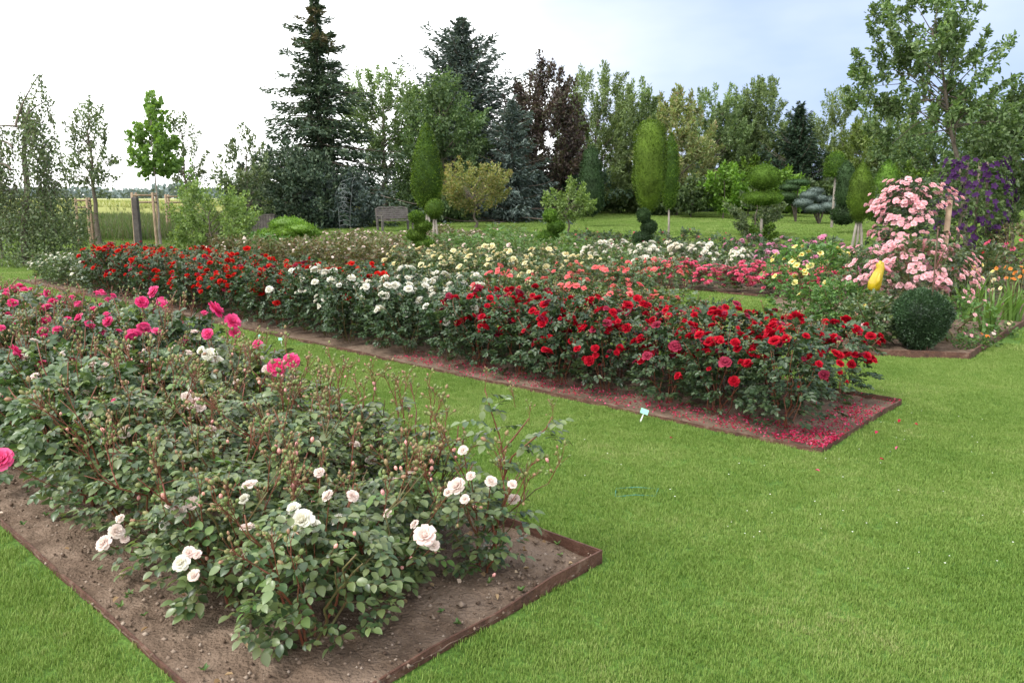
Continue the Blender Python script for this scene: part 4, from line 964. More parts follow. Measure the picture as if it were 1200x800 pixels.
def conifer(name, label, px, top, bot, wpx, d, mat, seed, tiers=22, per=11, droop=.35, dense=60, needle=.16, tip=None, wide=None, ragged=.18, basepx=None, ex=.78, core=.45):
    """tiers of drooping branches clothed with hanging sprays"""
    r = np.random.default_rng(seed); x, zt = pt(px, top, d); _, zb = pt(px, bot, d); g = gzf(d); zt -= g; zb = max(zb-g, .1); w = wpx*d/930/2
    root = thing(name, label, 'spruce' if 'spruce' in name else 'pine', (x, d, g)); mt = MB(); tube(mt, [(0, 0, -.1), (0, 0, zt*.5), (0, 0, zt*.96)], [zt*.02, zt*.012, .02], 8); finish('trunk', root, mt, M['bark'])
    mb = MB(); mc = MB(); 
    for q in range(tiers):
        t = q/(tiers-1); z = zb+(zt-zb)*(t**.92); R = w*(1-t)**ex+.12; R *= 1+r.normal(0, ragged*.6)
        nb = max(4, int(per*(1-.5*t))); a0 = r.random()*6.3
        for b in range(nb):
            a = a0+b*2*PI/nb+r.normal(0, .18); Lb = R*(1+r.normal(0, ragged)); s = np.linspace(0, 1, 6)
            zj = r.normal(0, .30)*(zt-zb)/tiers if b else 0
            zz = z+zj+Lb*(.10*s-droop*s**1.6+.16*s**4)+(1-t)*0+.5*t*Lb*s
            P = np.stack([Lb*s*math.cos(a), Lb*s*math.sin(a), zz], -1); tube(mb, P, np.linspace(.05*(1-t)+.015, .008, 6), 3, cap=False)
            n = int(dense*2.2*(.35+.65*(1-t))*(.6+.4*Lb/w)); si = .05+.95*r.random(n)**.8; side = r.uniform(-1, 1, n)*(Lb*.30*(1.1-si*.75)+.05)
            B = np.stack([np.interp(si, s, P[:, i]) for i in range(3)], -1); pd = np.array([-math.sin(a), math.cos(a), 0])
            C = B+pd*side[:, None]+np.array([0, 0, 1])*(-np.abs(side)*.35-(.05+.35*(1-t))*r.random(n)**1.5)[:, None]
            A = unit(np.array([math.cos(a), math.sin(a), 0])*.8+pd*np.sign(side)[:, None]*.7+r.normal(0, .35, (n, 3))+np.array([0, 0, -.55*(1-t)+.25*t]))
            L = needle*(.6+.8*r.random(n))*(1 if t < .85 else .7); mi = 0
            leaves(mc, C, A, unit(r.normal(0, .6, (n, 3))+np.array([0, 0, .8])), L*.8, L*.24, 'dia', m=(1 if tip and t > .72 and r.random() < .65 else 0))
    n = int(520*zt); t = r.random(n)**1.15; z = zb+(zt-zb)*t; rr_ = (w*(1-t)**ex)*core*r.random(n)**.7; a = r.random(n)*6.283
    leaves(mc, np.stack([rr_*np.cos(a), rr_*np.sin(a), z], -1), unit(np.stack([np.cos(a), np.sin(a), r.normal(-.5, .3, n)], -1)), rdir(r, n, .8), needle*.9, needle*.26, 'dia')
    stuff(finish('branches', root, mb, M['bark'])); finish('crown', root, mc, [M[mat], M[tip or mat]]); return root
def topiary_shell(mb, r, prof, n, leaf, c=(0, 0, 0), jitter=.03, m=0, sxy=(1, 1)):
    """clipped foliage: many small leaves standing on a turned surface, over a dense inner body"""
    pr = np.array(prof, float); seg = np.hypot(np.diff(pr[:, 0]), np.diff(pr[:, 1])); wgt = seg*(pr[:-1, 0]+pr[1:, 0]+.01); cdf = np.cumsum(wgt)/wgt.sum()
    seed_ = r.random()*6; n = int(n*1.6); u = r.random(n); k = np.searchsorted(cdf, u); k = np.minimum(k, len(seg)-1); f = r.random(n)
    rad = pr[k, 0]+(pr[k+1, 0]-pr[k, 0])*f; z = pr[k, 1]+(pr[k+1, 1]-pr[k, 1])*f; a = r.random(n)*2*PI
    nr = (pr[k+1, 1]-pr[k, 1])/(seg[k]+1e-6); nzv = -(pr[k+1, 0]-pr[k, 0])/(seg[k]+1e-6)
    O = np.stack([np.cos(a)*nr, np.sin(a)*nr, nzv], -1); bump_ = 1+.05*np.sin(a*3+z*5+seed_)+.045*np.sin(a*5+z*9)+.03*np.sin(a*9-z*15)
    P = np.stack([np.cos(a)*rad*bump_*sxy[0], np.sin(a)*rad*bump_*sxy[1], z], -1)+np.array(c)+O*(r.normal(0, jitter, n)-jitter)[:, None]
    A = unit(O*.8+r.normal(0, .5, (n, 3))+np.array([0, 0, .35])); leaves(mb, P, A, unit(r.normal(0, 1, (n, 3))), leaf*.85*(.5+1.1*r.random(n)**2), leaf*.42, 'dia', m=m)
    q = pr.copy(); q[:, 0] *= .90; q[:, 1] = q[:, 1].mean()+(q[:, 1]-q[:, 1].mean())*.95
    kk = 16; ang = np.arange(kk)*2*PI/kk; V = np.stack([q[:, None, 0]*np.cos(ang)*sxy[0], q[:, None, 0]*np.sin(ang)*sxy[1], np.repeat(q[:, 1:2], kk, 1)], -1).reshape(-1, 3)+np.array(c)
    i = np.arange(len(q)-1)[:, None]*kk; j = np.arange(kk)[None]; j2 = (j+1) % kk
    mb.add(V, np.stack([i+j, i+j2, i+kk+j2, i+kk+j], -1).reshape(-1, 4), m=m)
def ellprof(rx, rz, z0, n=12, flat=0):
    t = np.linspace(-PI/2, PI/2, n); return [(max(.01, rx*math.cos(a)), z0+rz*(math.sin(a) if math.sin(a) > 0 or not flat else math.sin(a)*flat)) for a in t]
def topiary(name, label, cat, px, d, mat, profs, base, n, leaf, trunk_top=None, trunkr=.06, sticks=1, seed=1, group=None, spx=None):
    """profs: list of (dx px, [(half width px, row)...] from bottom to top)"""
    r = np.random.default_rng(seed+abs(int(px))); x, _ = pt(px, 300, d); g = gzf(d); k = d/930.
    root = thing(name, label, cat, (x, d, g), 0, group)
    if trunk_top:
        zt = pt(px, trunk_top, d)[1]-g
        for s in range(sticks):
            mt = MB(); o = (s-(sticks-1)/2)*trunkr*3.0; tube(mt, [(o, 0, -.05), (o*.8+.02, .02, zt*.5), (o*.3, 0, zt+.15)], [trunkr, trunkr*.9, trunkr*.7], 7); finish('trunk', root, mt, M['bark_pale'])
    for (dx, pr) in profs:
        mb = MB(); P = [(max(.012, a*k), pt(px, b, d)[1]-g) for a, b in pr]
        topiary_shell(mb, r, P, n, leaf, (dx*k, 0, 0), leaf*.35); finish('crown', root, mb, M[mat])
    return root
def oval(cx, cy, rx, ry, n=11): return (cx, [(max(.4, rx*math.cos(t)), cy-ry*math.sin(t)) for t in np.linspace(-PI/2, PI/2, n)])

# ---------------------------------------------------------------- far field and horizon
def field():
    mb = MB(); r = np.random.default_rng(3)
    ysf = np.concatenate([np.linspace(45, 90, 30), np.array([110, 150, 220, 340, 520, 900, 1500])]); xl = -420
    n = len(ysf); m_ = 40; V = []
    for y in ysf:
        xr = -4 - (y-45)*.0; xs_ = np.linspace(-(y*1.2+30), xr, m_)
        for x in xs_: V.append([x, y, gzf(y)+.55+.04*math.sin(x*.7+y*.4)+.05*r.random()])
    Q = [[a*m_+b, a*m_+b+1, (a+1)*m_+b+1, (a+1)*m_+b] for a in range(n-1) for b in range(m_-1)]
    f = [[x, y, gzf(y)-.02] for x, y, z in V[:m_]]; b0 = len(V); V += f; Q += [[b0+b, b0+b+1, b+1, b] for b in range(m_-1)]
    mb.add(V, Q); o = structure(ob('wheat_field', mb.mesh('wheat_field', M['wheat'])))
    mb = MB(); n = 26000; yy = 45+30*r.random(n)**2; xx = -4-r.random(n)*(yy*.9+10)
    P = np.stack([xx, yy, gz(yy)+.35], -1); A = rdir(r, n, 3); leaves(mb, P, A, rdir(r, n), .35+.15*r.random(n), .05, 'dia')
    o = stuff(ob('wheat_stalks', mb.mesh('wheat_stalks', M['wheat_stalk']))); o['label'] = 'ripening wheat along the near edge of the field beyond the garden'; o['category'] = 'wheat'
    mb = MB(); n = 24000; yy = 27+16*r.random(n); xx = -yy*.72+(yy*.40)*r.random(n)
    hgt = .25+.35*r.random(n); P = np.stack([xx, yy, gz(yy)], -1); leaves(mb, P, rdir(r, n, 3), rdir(r, n), hgt, .035, 'dia')
    o = stuff(ob('rough_grass', mb.mesh('rough_grass', M['rough_grass']))); o['label'] = 'rough unmown grass between the garden and the wheat field'; o['category'] = 'grass'
field()
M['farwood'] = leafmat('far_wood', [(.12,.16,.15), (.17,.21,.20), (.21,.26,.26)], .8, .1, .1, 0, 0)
def horizon():
    r = np.random.default_rng(4); mb = MB(); n = 9000; a = r.uniform(-.72, .30, n); dd = 520+60*r.random(n)
    hz = 4+4.5*vnoise(a*24+50, a*0+3, 9, 3)+3*(np.abs(a+.42) < .03)
    P = np.stack([a*dd, dd, .8+hz*r.random(n)**.7], -1); leaves(mb, P, rdir(r, n), rdir(r, n), 3.2, 2.6, 'dia')
    o = stuff(ob('distant_treeline', mb.mesh('distant_treeline', M['farwood']))); o['label'] = 'hazy treeline on the horizon beyond the wheat field'; o['category'] = 'treeline'
horizon()

# ---------------------------------------------------------------- trees and shrubs, left to right
def weeping():
    r = np.random.default_rng(5); d = 20.; root = thing('weeping_tree', 'loose weeping tree with hanging leafy strands at the far left edge', 'tree', (pt(32, 300, d)[0], d, gzf(d)))
    x0 = root.location.x; g = gzf(d)
    def q3(a, b, dy=0): X, z = pt(a, b, d); return (X-x0, dy, z-g)
    mt = MB(); tube(mt, [q3(30, 312), q3(28, 270), q3(32, 220), q3(28, 180), q3(30, 150), q3(24, 128)], [.09, .08, .07, .055, .045, .02], 8); finish('trunk', root, mt, M['bark'])
    ml = MB(); mc = MB()
    arcs = [((30, 150), (40, 128), (60, 118)), ((28, 160), (20, 132), (22, 110)), ((30, 175), (8, 160), (-14, 170)), ((30, 150), (22, 126), (55, 90)), ((32, 190), (52, 165), (64, 160)), ((30, 200), (10, 185), (-20, 200)), ((30, 210), (50, 200), (72, 215)), ((28, 170), (42, 150), (58, 140)), ((30, 150), (5, 145), (-30, 150))]
    for (a, b, c) in arcs:
        A_, B_, C_ = (np.array(q3(*p, r.normal(0, .25))) for p in (a, b, c)); t = np.linspace(0, 1, 9)[:, None]
        P = A_*(1-t)**2+2*B_*t*(1-t)+C_*t*t; tube(ml, P, np.linspace(.03, .010, 9), 5)
        for s in range(20):
            p = P[r.integers(2, 9)]; L = .5+2.1*r.random(); m_ = 8; tt = np.linspace(0, 1, m_)
            Q = np.stack([p[0]+r.normal(0, .22)*tt+.05*np.sin(tt*6), p[1]+r.normal(0, .35)*tt+0*tt, p[2]-L*tt+.08*np.sin(tt*3)], -1); Q[:, 2] = np.maximum(Q[:, 2], .1); tube(ml, Q, np.full(m_, .004), 3, cap=False)
            n = int(24*L); k = r.random(n); C = np.stack([np.interp(k, tt, Q[:, i]) for i in range(3)], -1)+r.normal(0, .045, (n, 3)); A = rdir(r, n, -.8); Lf = .065*(.6+.8*r.random(n)); leaves(mc, C, A, rdir(r, n), Lf, Lf*.7, 'hex')
    n = 4600; C = np.stack([r.normal(0, .6, n)+.2, r.normal(0, .5, n), .05+1.8*r.random(n)**1.2], -1); leaves(mc, C, rdir(r, n, -.4), rdir(r, n), .08, .05, 'dia')
    stuff(finish('branches', root, ml, M['bark'])); finish('crown', root, mc, M['grey_l'])
weeping()
tree('ornamental_tree', 'grey green young tree on stakes beside the weeping tree', 'tree', 100, 118, 228, 56, 26, 'grey_l', 60, 55, .085, 'column', seed=3, clump=.16, droop=.25, kind='hex', tr=.09)
tree('shrub', 'loose grey green shrub at the foot of the weeping tree', 'shrub', 62, 232, 312, 80, 21, 'grey_l', 60, 60, .07, 'round', seed=8, limbs=False, tr=.03)
tree('purple_shrub', 'dark purple leaved shrub cut off by the left edge', 'shrub', -12, 175, 290, 50, 22, 'purple_l', 30, 60, .08, 'round', seed=9, tr=.04)
tree('young_maple', 'bright green young maple held by a square of stakes', 'tree', 174, 106, 205, 52, 26, 'maple_g', 80, 34, .12, 'cone', seed=6, clump=.15, kind='hex', tr=.035, trunk='bark_pale', up=.1, asp=.9)
tree('ornamental_tree', 'sparse brownish green young tree right of the bright green maple', 'tree', 212, 133, 226, 42, 31, 'grey_l', 45, 45, .10, 'column', seed=4, clump=.17, kind='hex', tr=.07)
tree('shrub', 'dense bright green shrub right of the staked trees', 'shrub', 243, 220, 300, 104, 20.5, 'light', 110, 95, .075, 'round', seed=12, tr=.04, clump=.15)
tree('shrub', 'bright green upright shrub top behind the dense bright shrub', 'shrub', 222, 190, 262, 34, 24, 'maple_g', 30, 50, .07, 'cone', seed=13, tr=.03)
tree('small_tree', 'airy light green tree left of the tall spruce', 'tree', 286, 156, 262, 62, 30, 'grey_l', 55, 55, .13, 'round', seed=14, tr=.07)
conifer('spruce_tree', 'tall dark spruce with drooping tiers and bare gaps, tallest conifer at the left', 368, -6, 262, 164, 36, 'spruce', 15, tiers=17, per=14, dense=135, needle=.30, tip='spruce_tip', droop=.46, ragged=.24, ex=.86, core=.24)
tree('juniper_bush', 'dark spreading juniper in front of the tall spruce', 'juniper', 335, 178, 272, 118, 33, 'spruce', 120, 110, .15, 'round', seed=16, limbs=False, clump=.16)
tree('juniper_bush', 'blue green low juniper between tall spruce and bench', 'juniper', 400, 205, 272, 88, 34, 'bluespruce', 70, 100, .15, 'round', seed=17, limbs=False, clump=.18)
tree('locust_tree', 'airy light green tree with several stems right of the tall spruce', 'tree', 447, 82, 205, 100, 42, 'willow', 150, 75, .16, 'vase', seed=18, clump=.13, tr=.17, trunk='bark')
tree('willow_tree', 'layered mid green tree leaning over the bench', 'tree', 516, 90, 262, 105, 40, 'mid', 220, 110, .16, 'broad', seed=19, clump=.14, droop=.2, tr=.17)
conifer('spruce_tree', 'dark blue grey spruce in the centre behind the egg shaped topiary', 540, 24, 255, 165, 46, 'bluespruce', 20, tiers=24, per=15, dense=140, needle=.36, droop=.18, ragged=.28, ex=.62)
conifer('spruce_tree', 'smaller silvery blue spruce right of the yellow maple', 600, 118, 262, 100, 40, 'bluespruce', 21, tiers=14, per=11, dense=80, needle=.27, droop=.2, ragged=.3)
tree('purple_maple', 'dark purple leaved maple in the centre of the tree line', 'tree', 640, 76, 245, 96, 44, 'purple_l', 230, 110, .17, 'round', seed=27, clump=.14, tr=.14, basepx=617)
tree('dark_shrub', 'dark green undergrowth below the purple maple', 'shrub', 640, 195, 255, 130, 47, 'pine', 70, 90, .25, 'broad', seed=23, limbs=False)
M['hedge_g'] = M['mid']
for i, (px, tp, wd, dd, mt_, lab) in enumerate([(700, 86, 92, 50, 'willow', 'tall feathery green tree right of the purple maple'), (748, 104, 66, 53, 'willow', 'green tree rising just behind the twin columns'),
        (795, 112, 90, 48, 'varieg', 'cream and yellow leaved tree right of the twin columns'), (838, 108, 84, 56, 'willow', 'feathery green tree left of the thin high tree'), (868, 118, 70, 58, 'mid', 'mid green tree at the middle of the right tree line'),
        (898, 100, 52, 57, 'willow', 'thin high green tree left of the dark pine'), (985, 118, 110, 56, 'willow', 'broad pale green tree right of the dark pine'), (1040, 130, 110, 50, 'light', 'light green tree behind the cone topiary'), (1100, 150, 130, 46, 'mid', 'mid green tree behind the clematis'), (1180, 120, 120, 40, 'mid', 'green tree at the right edge behind the clematis')]):
    tree('background_tree', lab, 'tree', px, tp, 246, wd, dd, mt_, 190, 120, .20, 'column' if i not in (2, 6, 7) else 'round', seed=30+i, clump=.095, shoot=1.5, up=.2, tr=.13, asp=.42)
tree('purple_shrub', 'reddish brown shrub under the dark pine', 'shrub', 925, 192, 245, 66, 52, 'purple_l', 40, 60, .25, 'round', seed=44, limbs=False)
conifer('pine_tree', 'dark pine standing in the right tree line', 938, 124, 246, 78, 52, 'pine', 45, tiers=15, per=11, dense=80, needle=.36, droop=-.15, ragged=.3)
tree('maple_bush', 'spreading yellow orange japanese maple on the far lawn', 'tree', 556, 194, 252, 88, 34, 'maple_y', 110, 80, .10, 'vase', seed=46, clump=.13, tr=.06)
tree('pine_bush', 'small fluffy young pine on the far lawn', 'pine', 667, 214, 258, 54, 29, 'light', 50, 90, .10, 'round', seed=47, tr=.04)
tree('shrub', 'dark upright shrub beside the purple maple trunk', 'shrub', 628, 205, 255, 40, 42, 'bluespruce', 30, 80, .18, 'round', seed=48, limbs=False)
for i, (px, tp, bt, wd, dd, mt_, lab) in enumerate([(850, 197, 243, 58, 44, 'lime', 'bright lime green tree left of the tiered topiary'), (880, 190, 240, 60, 47, 'thuja', 'dark green rounded bush behind the tiered topiary'), (915, 205, 248, 60, 46, 'lime', 'lime green bush right of the tiered topiary'), (812, 215, 246, 44, 45, 'mid', 'green bush under the cream leaved tree'), (775, 212, 250, 50, 48, 'mid', 'low green bush behind the twin columns'),
        (720, 215, 248, 80, 52, 'mid', 'green undergrowth left of the twin columns'), (1060, 198, 240, 62, 36, 'thuja', 'low dense green bush behind the pink climbing rose'), (1195, 190, 262, 90, 24, 'mid', 'green bush at the right edge beside the clematis'), (960, 215, 245, 60, 50, 'mid', 'green bush under the broad pale tree'), (1010, 215, 248, 60, 48, 'mid', 'green bush behind the pointed cone topiary'), (1090, 215, 262, 110, 30, 'mid', 'green bushes behind the clematis support'), (815, 228, 246, 130, 56, 'pine', 'dark undergrowth at the back of the far lawn'), (335, 235, 268, 110, 40, 'pine', 'dark undergrowth below the tall spruce'), (500, 215, 262, 90, 44, 'pine', 'dark undergrowth behind the bench')]):
    tree('shrub', lab, 'shrub', px, tp, bt, wd, dd, mt_, 60, 90, .0042*dd, 'broad', seed=60+i, limbs=False, clump=.2, tr=.04)
def cloud_pruned(label, px, d, mat, pads, leaf, seed):
    r = np.random.default_rng(seed); x = pt(px, 300, d)[0]; g = gzf(d); k = d/930; root = thing('cloud_pruned_juniper', label, 'juniper', (x, d, g)); mt = MB()
    for (cx, cy, rx, ry, dy) in pads:
        X, z = pt(cx, cy, d); e = np.array([X-x, dy, z-g]); tube(mt, [(0, 0, 0), (e[0]*.4, dy*.4, e[2]*.6), e], [.05, .035, .02], 5); mb = MB()
        topiary_shell(mb, r, ellprof(rx*k, ry*k, 0), 700, leaf, tuple(e), leaf*.4); finish('foliage_pad', root, mb, M[mat])
    finish('trunk', root, mt, M['bark']); return root
cloud_pruned('bright green cloud pruned juniper in front of the tall spruce', 335, 24, 'lime', [(318, 274, 17, 5, 0), (335, 262, 20, 6.5, .2), (352, 268, 18, 6, -.1), (340, 272, 14, 5, -.3), (325, 265, 12, 5, .3), (362, 274, 12, 5, .1), (305, 277, 10, 4.5, 0)], .085, 71)
cloud_pruned('blue green cloud pruned juniper near the mushroom topiary', 957, 38, 'bluespruce', [(948, 229, 10, 5, 0), (962, 233, 11, 5, .3), (940, 238, 11, 5.5, -.2), (970, 242, 11, 5.5, 0), (950, 244, 12, 5, -.4), (961, 224, 9, 4, .5), (976, 235, 8, 4, .2)], .07, 72)
cloud_pruned('dark green layered juniper left of the blue green one', 930, 40, 'thuja_dk', [(925, 220, 12, 4, 0), (938, 214, 14, 3.5, .3), (920, 230, 12, 4.5, -.2), (932, 236, 12, 5, .1)], .08, 73)

# clipped trees
topiary('egg_topiary', 'tall egg shaped clipped thuja rising beside the bench', 'topiary', 502, 27, 'thuja', [(0, [(2, 249), (8, 243), (14, 233), (17.5, 220), (18, 208), (16, 192), (12, 175), (8, 160), (4, 149), (.6, 145)])], 280, 5200, .07, 255, .05, 2)
topiary('ball_topiary', 'small round clipped ball on a short trunk before the egg topiary', 'topiary', 510, 24.5, 'thuja', [oval(0, 245, 10.5, 11.5)], 285, 1500, .05, 258, .045, 2)
def spiral(label, px, top, bot, wd, d, mat, turns, seed):
    r = np.random.default_rng(seed); x, zt = pt(px, top, d); _, zb = pt(px, bot, d); g = gzf(d); k = d/930; root = thing('spiral_topiary', label, 'topiary', (x, d, g)); mt = MB(); tube(mt, [(0, 0, -.1), (0, 0, zt-g-.1)], [.03, .02], 6); finish('trunk', root, mt, M['bark'])
    mb = MB(); nb = int(turns*1.5+.5); H = (zt-zb)
    for q in range(nb):
        t = (q+.5)/nb; rr = wd*k*.5*(1-.45*t); off = rr*.34*(1 if q % 2 else -1); rz_ = H/nb*.60
        topiary_shell(mb, r, ellprof(rr*.86, rz_, 0, 10), 1500, .045, (off, r.normal(0, .03), zb-g+H*t), .014)
    finish('crown', root, mb, M[mat])
spiral('bright spiral clipped conifer standing in the bed left of the ball', 491, 249, 302, 34, 19, 'thuja', 3.0, 81)
spiral('small spiral clipped conifer near the fluffy young pine', 648, 247, 284, 30, 20, 'thuja', 1.7, 82)
spiral('dark small spiral conifer at the foot of the twin columns', 758, 246, 286, 28, 20, 'thuja_dk', 1.8, 83)
topiary('column_topiary', 'broad flat topped thuja column, front one of the twin columns', 'topiary', 758, 25, 'thuja', [(0, [(2, 250), (9, 243), (15, 230), (18.5, 210), (19, 190), (18, 168), (16, 152), (12, 144), (5, 141), (.6, 140.5)])], 278, 6000, .06, 252, .05, 1)
topiary('column_topiary', 'slimmer thuja column half hidden behind its twin', 'topiary', 782, 27.5, 'thuja', [(0, [(2, 246), (6, 240), (9, 222), (9.5, 200), (8, 180), (4.5, 165), (.6, 156)])], 272, 3500, .065, 250, .045, 1)
topiary('columnar_thuja', 'dark narrow pointed conifer left of the twin columns', 'topiary', 691, 35, 'thuja_dk', [(0, [(3, 252), (13, 246), (15, 230), (13, 210), (11, 190), (8, 178), (3, 173), (.6, 171)])], 262, 3200, .10)
topiary('tiered_topiary', 'clipped tree with a ball above a flat disc on a pale trunk', 'topiary', 890, 27, 'thuja', [oval(0, 208, 18, 14.5), oval(0, 232, 24, 8)], 272, 4500, .05, 262, .06, 1)
tree('shrub', 'dark rounded pine bush behind the tiered topiary trunk', 'shrub', 887, 224, 272, 60, 29, 'grey_l', 50, 100, .10, 'broad', seed=91, limbs=False)
tree('shrub', 'low green bush at the foot of the tiered topiary', 'shrub', 895, 262, 285, 34, 23, 'thuja', 24, 90, .06, 'broad', seed=92, limbs=False)
topiary('mushroom_topiary', 'mushroom shaped clipped tree with a pointed cap on a thin trunk', 'topiary', 972, 34, 'thuja', [(0, [(3, 207), (11.5, 206), (12.5, 202), (12.5, 192), (9, 183), (4, 178.5), (.5, 178)])], 250, 2600, .075, 208, .06, 1)
topiary('columnar_thuja', 'dark green column bulging in tiers beside the mushroom topiary', 'topiary', 985, 30, 'thuja_dk', [oval(0, 252, 14, 11), (0, [(3, 244), (9, 240), (11, 228), (9, 216), (10, 208), (8, 198), (3, 191), (.5, 189)])], 262, 2200, .075)
topiary('teardrop_topiary', 'bright green pointed teardrop thuja on pale stems', 'topiary', 1003, 25.5, 'thuja', [(0, [(3, 262), (8, 254), (12.5, 242), (14, 227), (12, 212), (7.5, 201), (3.2, 193), (.5, 187)])], 272, 6000, .045, 262, .05, 3)
topiary('cone_topiary', 'darker green cone behind the teardrop thuja', 'topiary', 1032, 31, 'thuja', [(0, [(3, 262), (20, 255), (21, 235), (15, 215), (8, 198), (.5, 187)])], 262, 3600, .08)

# apple tree at the right
tree('apple_tree', 'large leafy tree with a crooked trunk rising behind the clematis', 'tree', 1095, -28, 172, 205, 14.5, 'apple', 165, 84, .080, 'round', seed=101, clump=.085, lobes=[(1085, 20, 62, 42), (1110, 75, 60, 45), (1030, 105, 40, 32), (1075, 130, 45, 22), (1150, 130, 48, 40), (1065, 62, 45, 24), (1180, 160, 32, 22), (1012, 78, 20, 14), (1045, 160, 40, 16)], kind='hex', tr=.062, trunk='bark', basepx=1143, up=.3, asp=.5)
tree('small_tree', 'leafy tree at the right edge partly overlapping the large tree', 'tree', 1200, 100, 235, 80, 17, 'mid', 110, 90, .085, 'round', seed=102, kind='hex', clump=.16, tr=.05)

# ---------------------------------------------------------------- garden furniture
def bench():
    d = 31.5; g = gzf(d); x = pt(463, 268, d)[0]; root = thing('garden_bench', 'weathered grey slatted bench facing the rose beds', 'bench', (x, d, g), math.radians(36), None, .95)
    L = 1.42
    def part(n, c, dm, tilt=None, m='benchwood'): mb = MB(); box(mb, c, dm, tilt=tilt, m=0); return ob(n, mb.mesh(n, M[m], smooth=False), root)
    for sx in (-1, 1):
        part('leg', (sx*L/2, -.26, .30), (.07, .07, .64)); part('leg', (sx*L/2, .22, .47), (.07, .07, .96), (-.12, 0, 0)); part('armrest', (sx*L/2, -.03, .645), (.075, .60, .035))
    for k in range(5): part('seat_slat', (0, -.25+k*.10, .44), (L-.08, .085, .028))
    for k in range(5): part('back_slat', (0, .215+k*.014, .54+k*.085), (L-.08, .024, .074), (-.12, 0, 0))
    part('middle_rail', (0, .235, .72), (.05, .03, .46), (-.12, 0, 0))
    for q in range(3):   # arched top rail in three humps
        mb = MB(); n = 9; V = []; w = (L-.08)/3
        for i in range(n):
            xx = -L/2+.04+w*q+w*i/(n-1); hh = .985+.035*math.sin(PI*i/(n-1))
            V += [[xx, .275, hh-.06], [xx, .30, hh-.06], [xx, .305, hh], [xx, .28, hh]]
        mb.add(V, [[i*4+s, i*4+(s+1) % 4, i*4+4+(s+1) % 4, i*4+4+s] for i in range(n-1) for s in range(4)]); ob('top_rail', mb.mesh('top_rail', M['benchwood'], smooth=False), root)
    return root
bench()
def bench2():
    d = 27.; g = gzf(d); x = pt(306, 268, d)[0]; root = thing('garden_bench', 'dark wooden bench with a boarded back half hidden by shrubs', 'bench', (x, d, g), math.radians(-8))
    def part(n, c, dm): mb = MB(); box(mb, c, dm); return ob(n, mb.mesh(n, M['darkwood'], smooth=False), root)
    for k in range(8): part('back_board', (-.36+k*.102, .2, .64), (.092, .025, .50))
    part('top_rail', (0, .2, .905), (.86, .05, .035)); 
    for k in range(4): part('seat_slat', (0, -.18+k*.10, .36), (.86, .085, .03))
    for sx in (-1, 1): part('leg', (sx*.38, -.2, .17), (.06, .06, .34)); part('leg', (sx*.38, .23, .45), (.06, .05, .9))
bench2()
def stakes(px, d, w, htop, label, fourth=True):
    g = gzf(d); x = pt(px, 290, d)[0]; root = thing('tree_stakes', label, 'tree stakes', (x, d, g), .25, 'wooden stake frames around the young trees')
    h = pt(px, htop, d)[1]-g; pts = [(-w/2, -w/2), (w/2, -w/2), (w/2, w/2)]+([(-w/2, w/2)] if fourth else [])
    for (a, b) in pts: mb = MB(); tube(mb, [(a*1.05, b*1.05, -.1), (a, b, h*.5), (a*.98, b*.98, h)], [.048, .046, .044], 9); ob('stake', mb.mesh('stake', M['stake']), root)
    for z in (h-.08, h-.30):
        for i in range(len(pts) if fourth else 2):
            a, b = pts[i], pts[(i+1) % len(pts)]; mb = MB(); tube(mb, [(a[0], a[1], z), (b[0], b[1], z)], [.03, .03], 7); ob('crossbar', mb.mesh('crossbar', M['stake']), root)
stakes(174, 26, .62, 226, 'square of pale wooden stakes with crossbars holding the bright green maple')
stakes(210, 31, .62, 228, 'stake frame half hidden behind the dense bright green shrub')
stakes(102, 26, .34, 232, 'pair of wooden stakes with a tie holding the grey green tree', False)
def post():
    d = 25; g = gzf(d); x = pt(163, 290, d)[0]; root = thing('fence_post', 'dark weathered square post left of the staked maple', 'post', (x, d, g)); mb = MB(); h = pt(163, 231, d)[1]-g
    V = []; 
    for z, s in ((-.1, .085), (h*.4, .083), (h-.04, .08), (h, .06)): V += [[-s, -s, z], [s, -s, z], [s, s, z], [-s, s, z]]
    mb.add(V, [[i*4+s, i*4+(s+1) % 4, i*4+4+(s+1) % 4, i*4+4+s] for i in range(3) for s in range(4)]+[[12, 13, 14, 15]]); ob('shaft', mb.mesh('post', M['darkwood'], smooth=False), root)
    for z in (.25, .6, .95): mb = MB(); tube(mb, [(0, -.084, z), (0, -.093, z+.015), (0, -.084, z+.03)], [.004]*3, 4); ob('staple', mb.mesh('staple', M['wire']), root)
post()
def arch():
    d = 30; g = gzf(d); x = pt(404, 260, d)[0]; root = thing('trellis_arch', 'thin grey metal plant trellis with scrolled top before the spruce', 'trellis', (x, d, g)); 
    for sx in (-1, 1):
        mb = MB(); tube(mb, [(sx*.18, 0, -.1), (sx*.22, 0, .9), (sx*.30, 0, 1.5), (sx*.2+.15, 0, 1.95), (.45, 0, 2.1)], [.006]*5, 5); ob('upright', mb.mesh('upright', M['wire']), root)
    for k in range(9):
        mb = MB(); z = .3+k*.17; tube(mb, [(-.2, 0, z), (0, .03, z+.06), (.2, 0, z)], [.006]*3, 4); ob('rung', mb.mesh('rung', M['wire']), root)
    for k in range(4):
        mb = MB(); t = np.linspace(0, 2*PI*1.2, 18); rr = .12*(1-t/12); tube(mb, np.stack([rr*np.cos(t), 0*t, 1.0+k*.25+rr*np.sin(t)], -1), np.full(18, .008), 4); ob('scroll', mb.mesh('scroll', M['wire']), root)
arch()
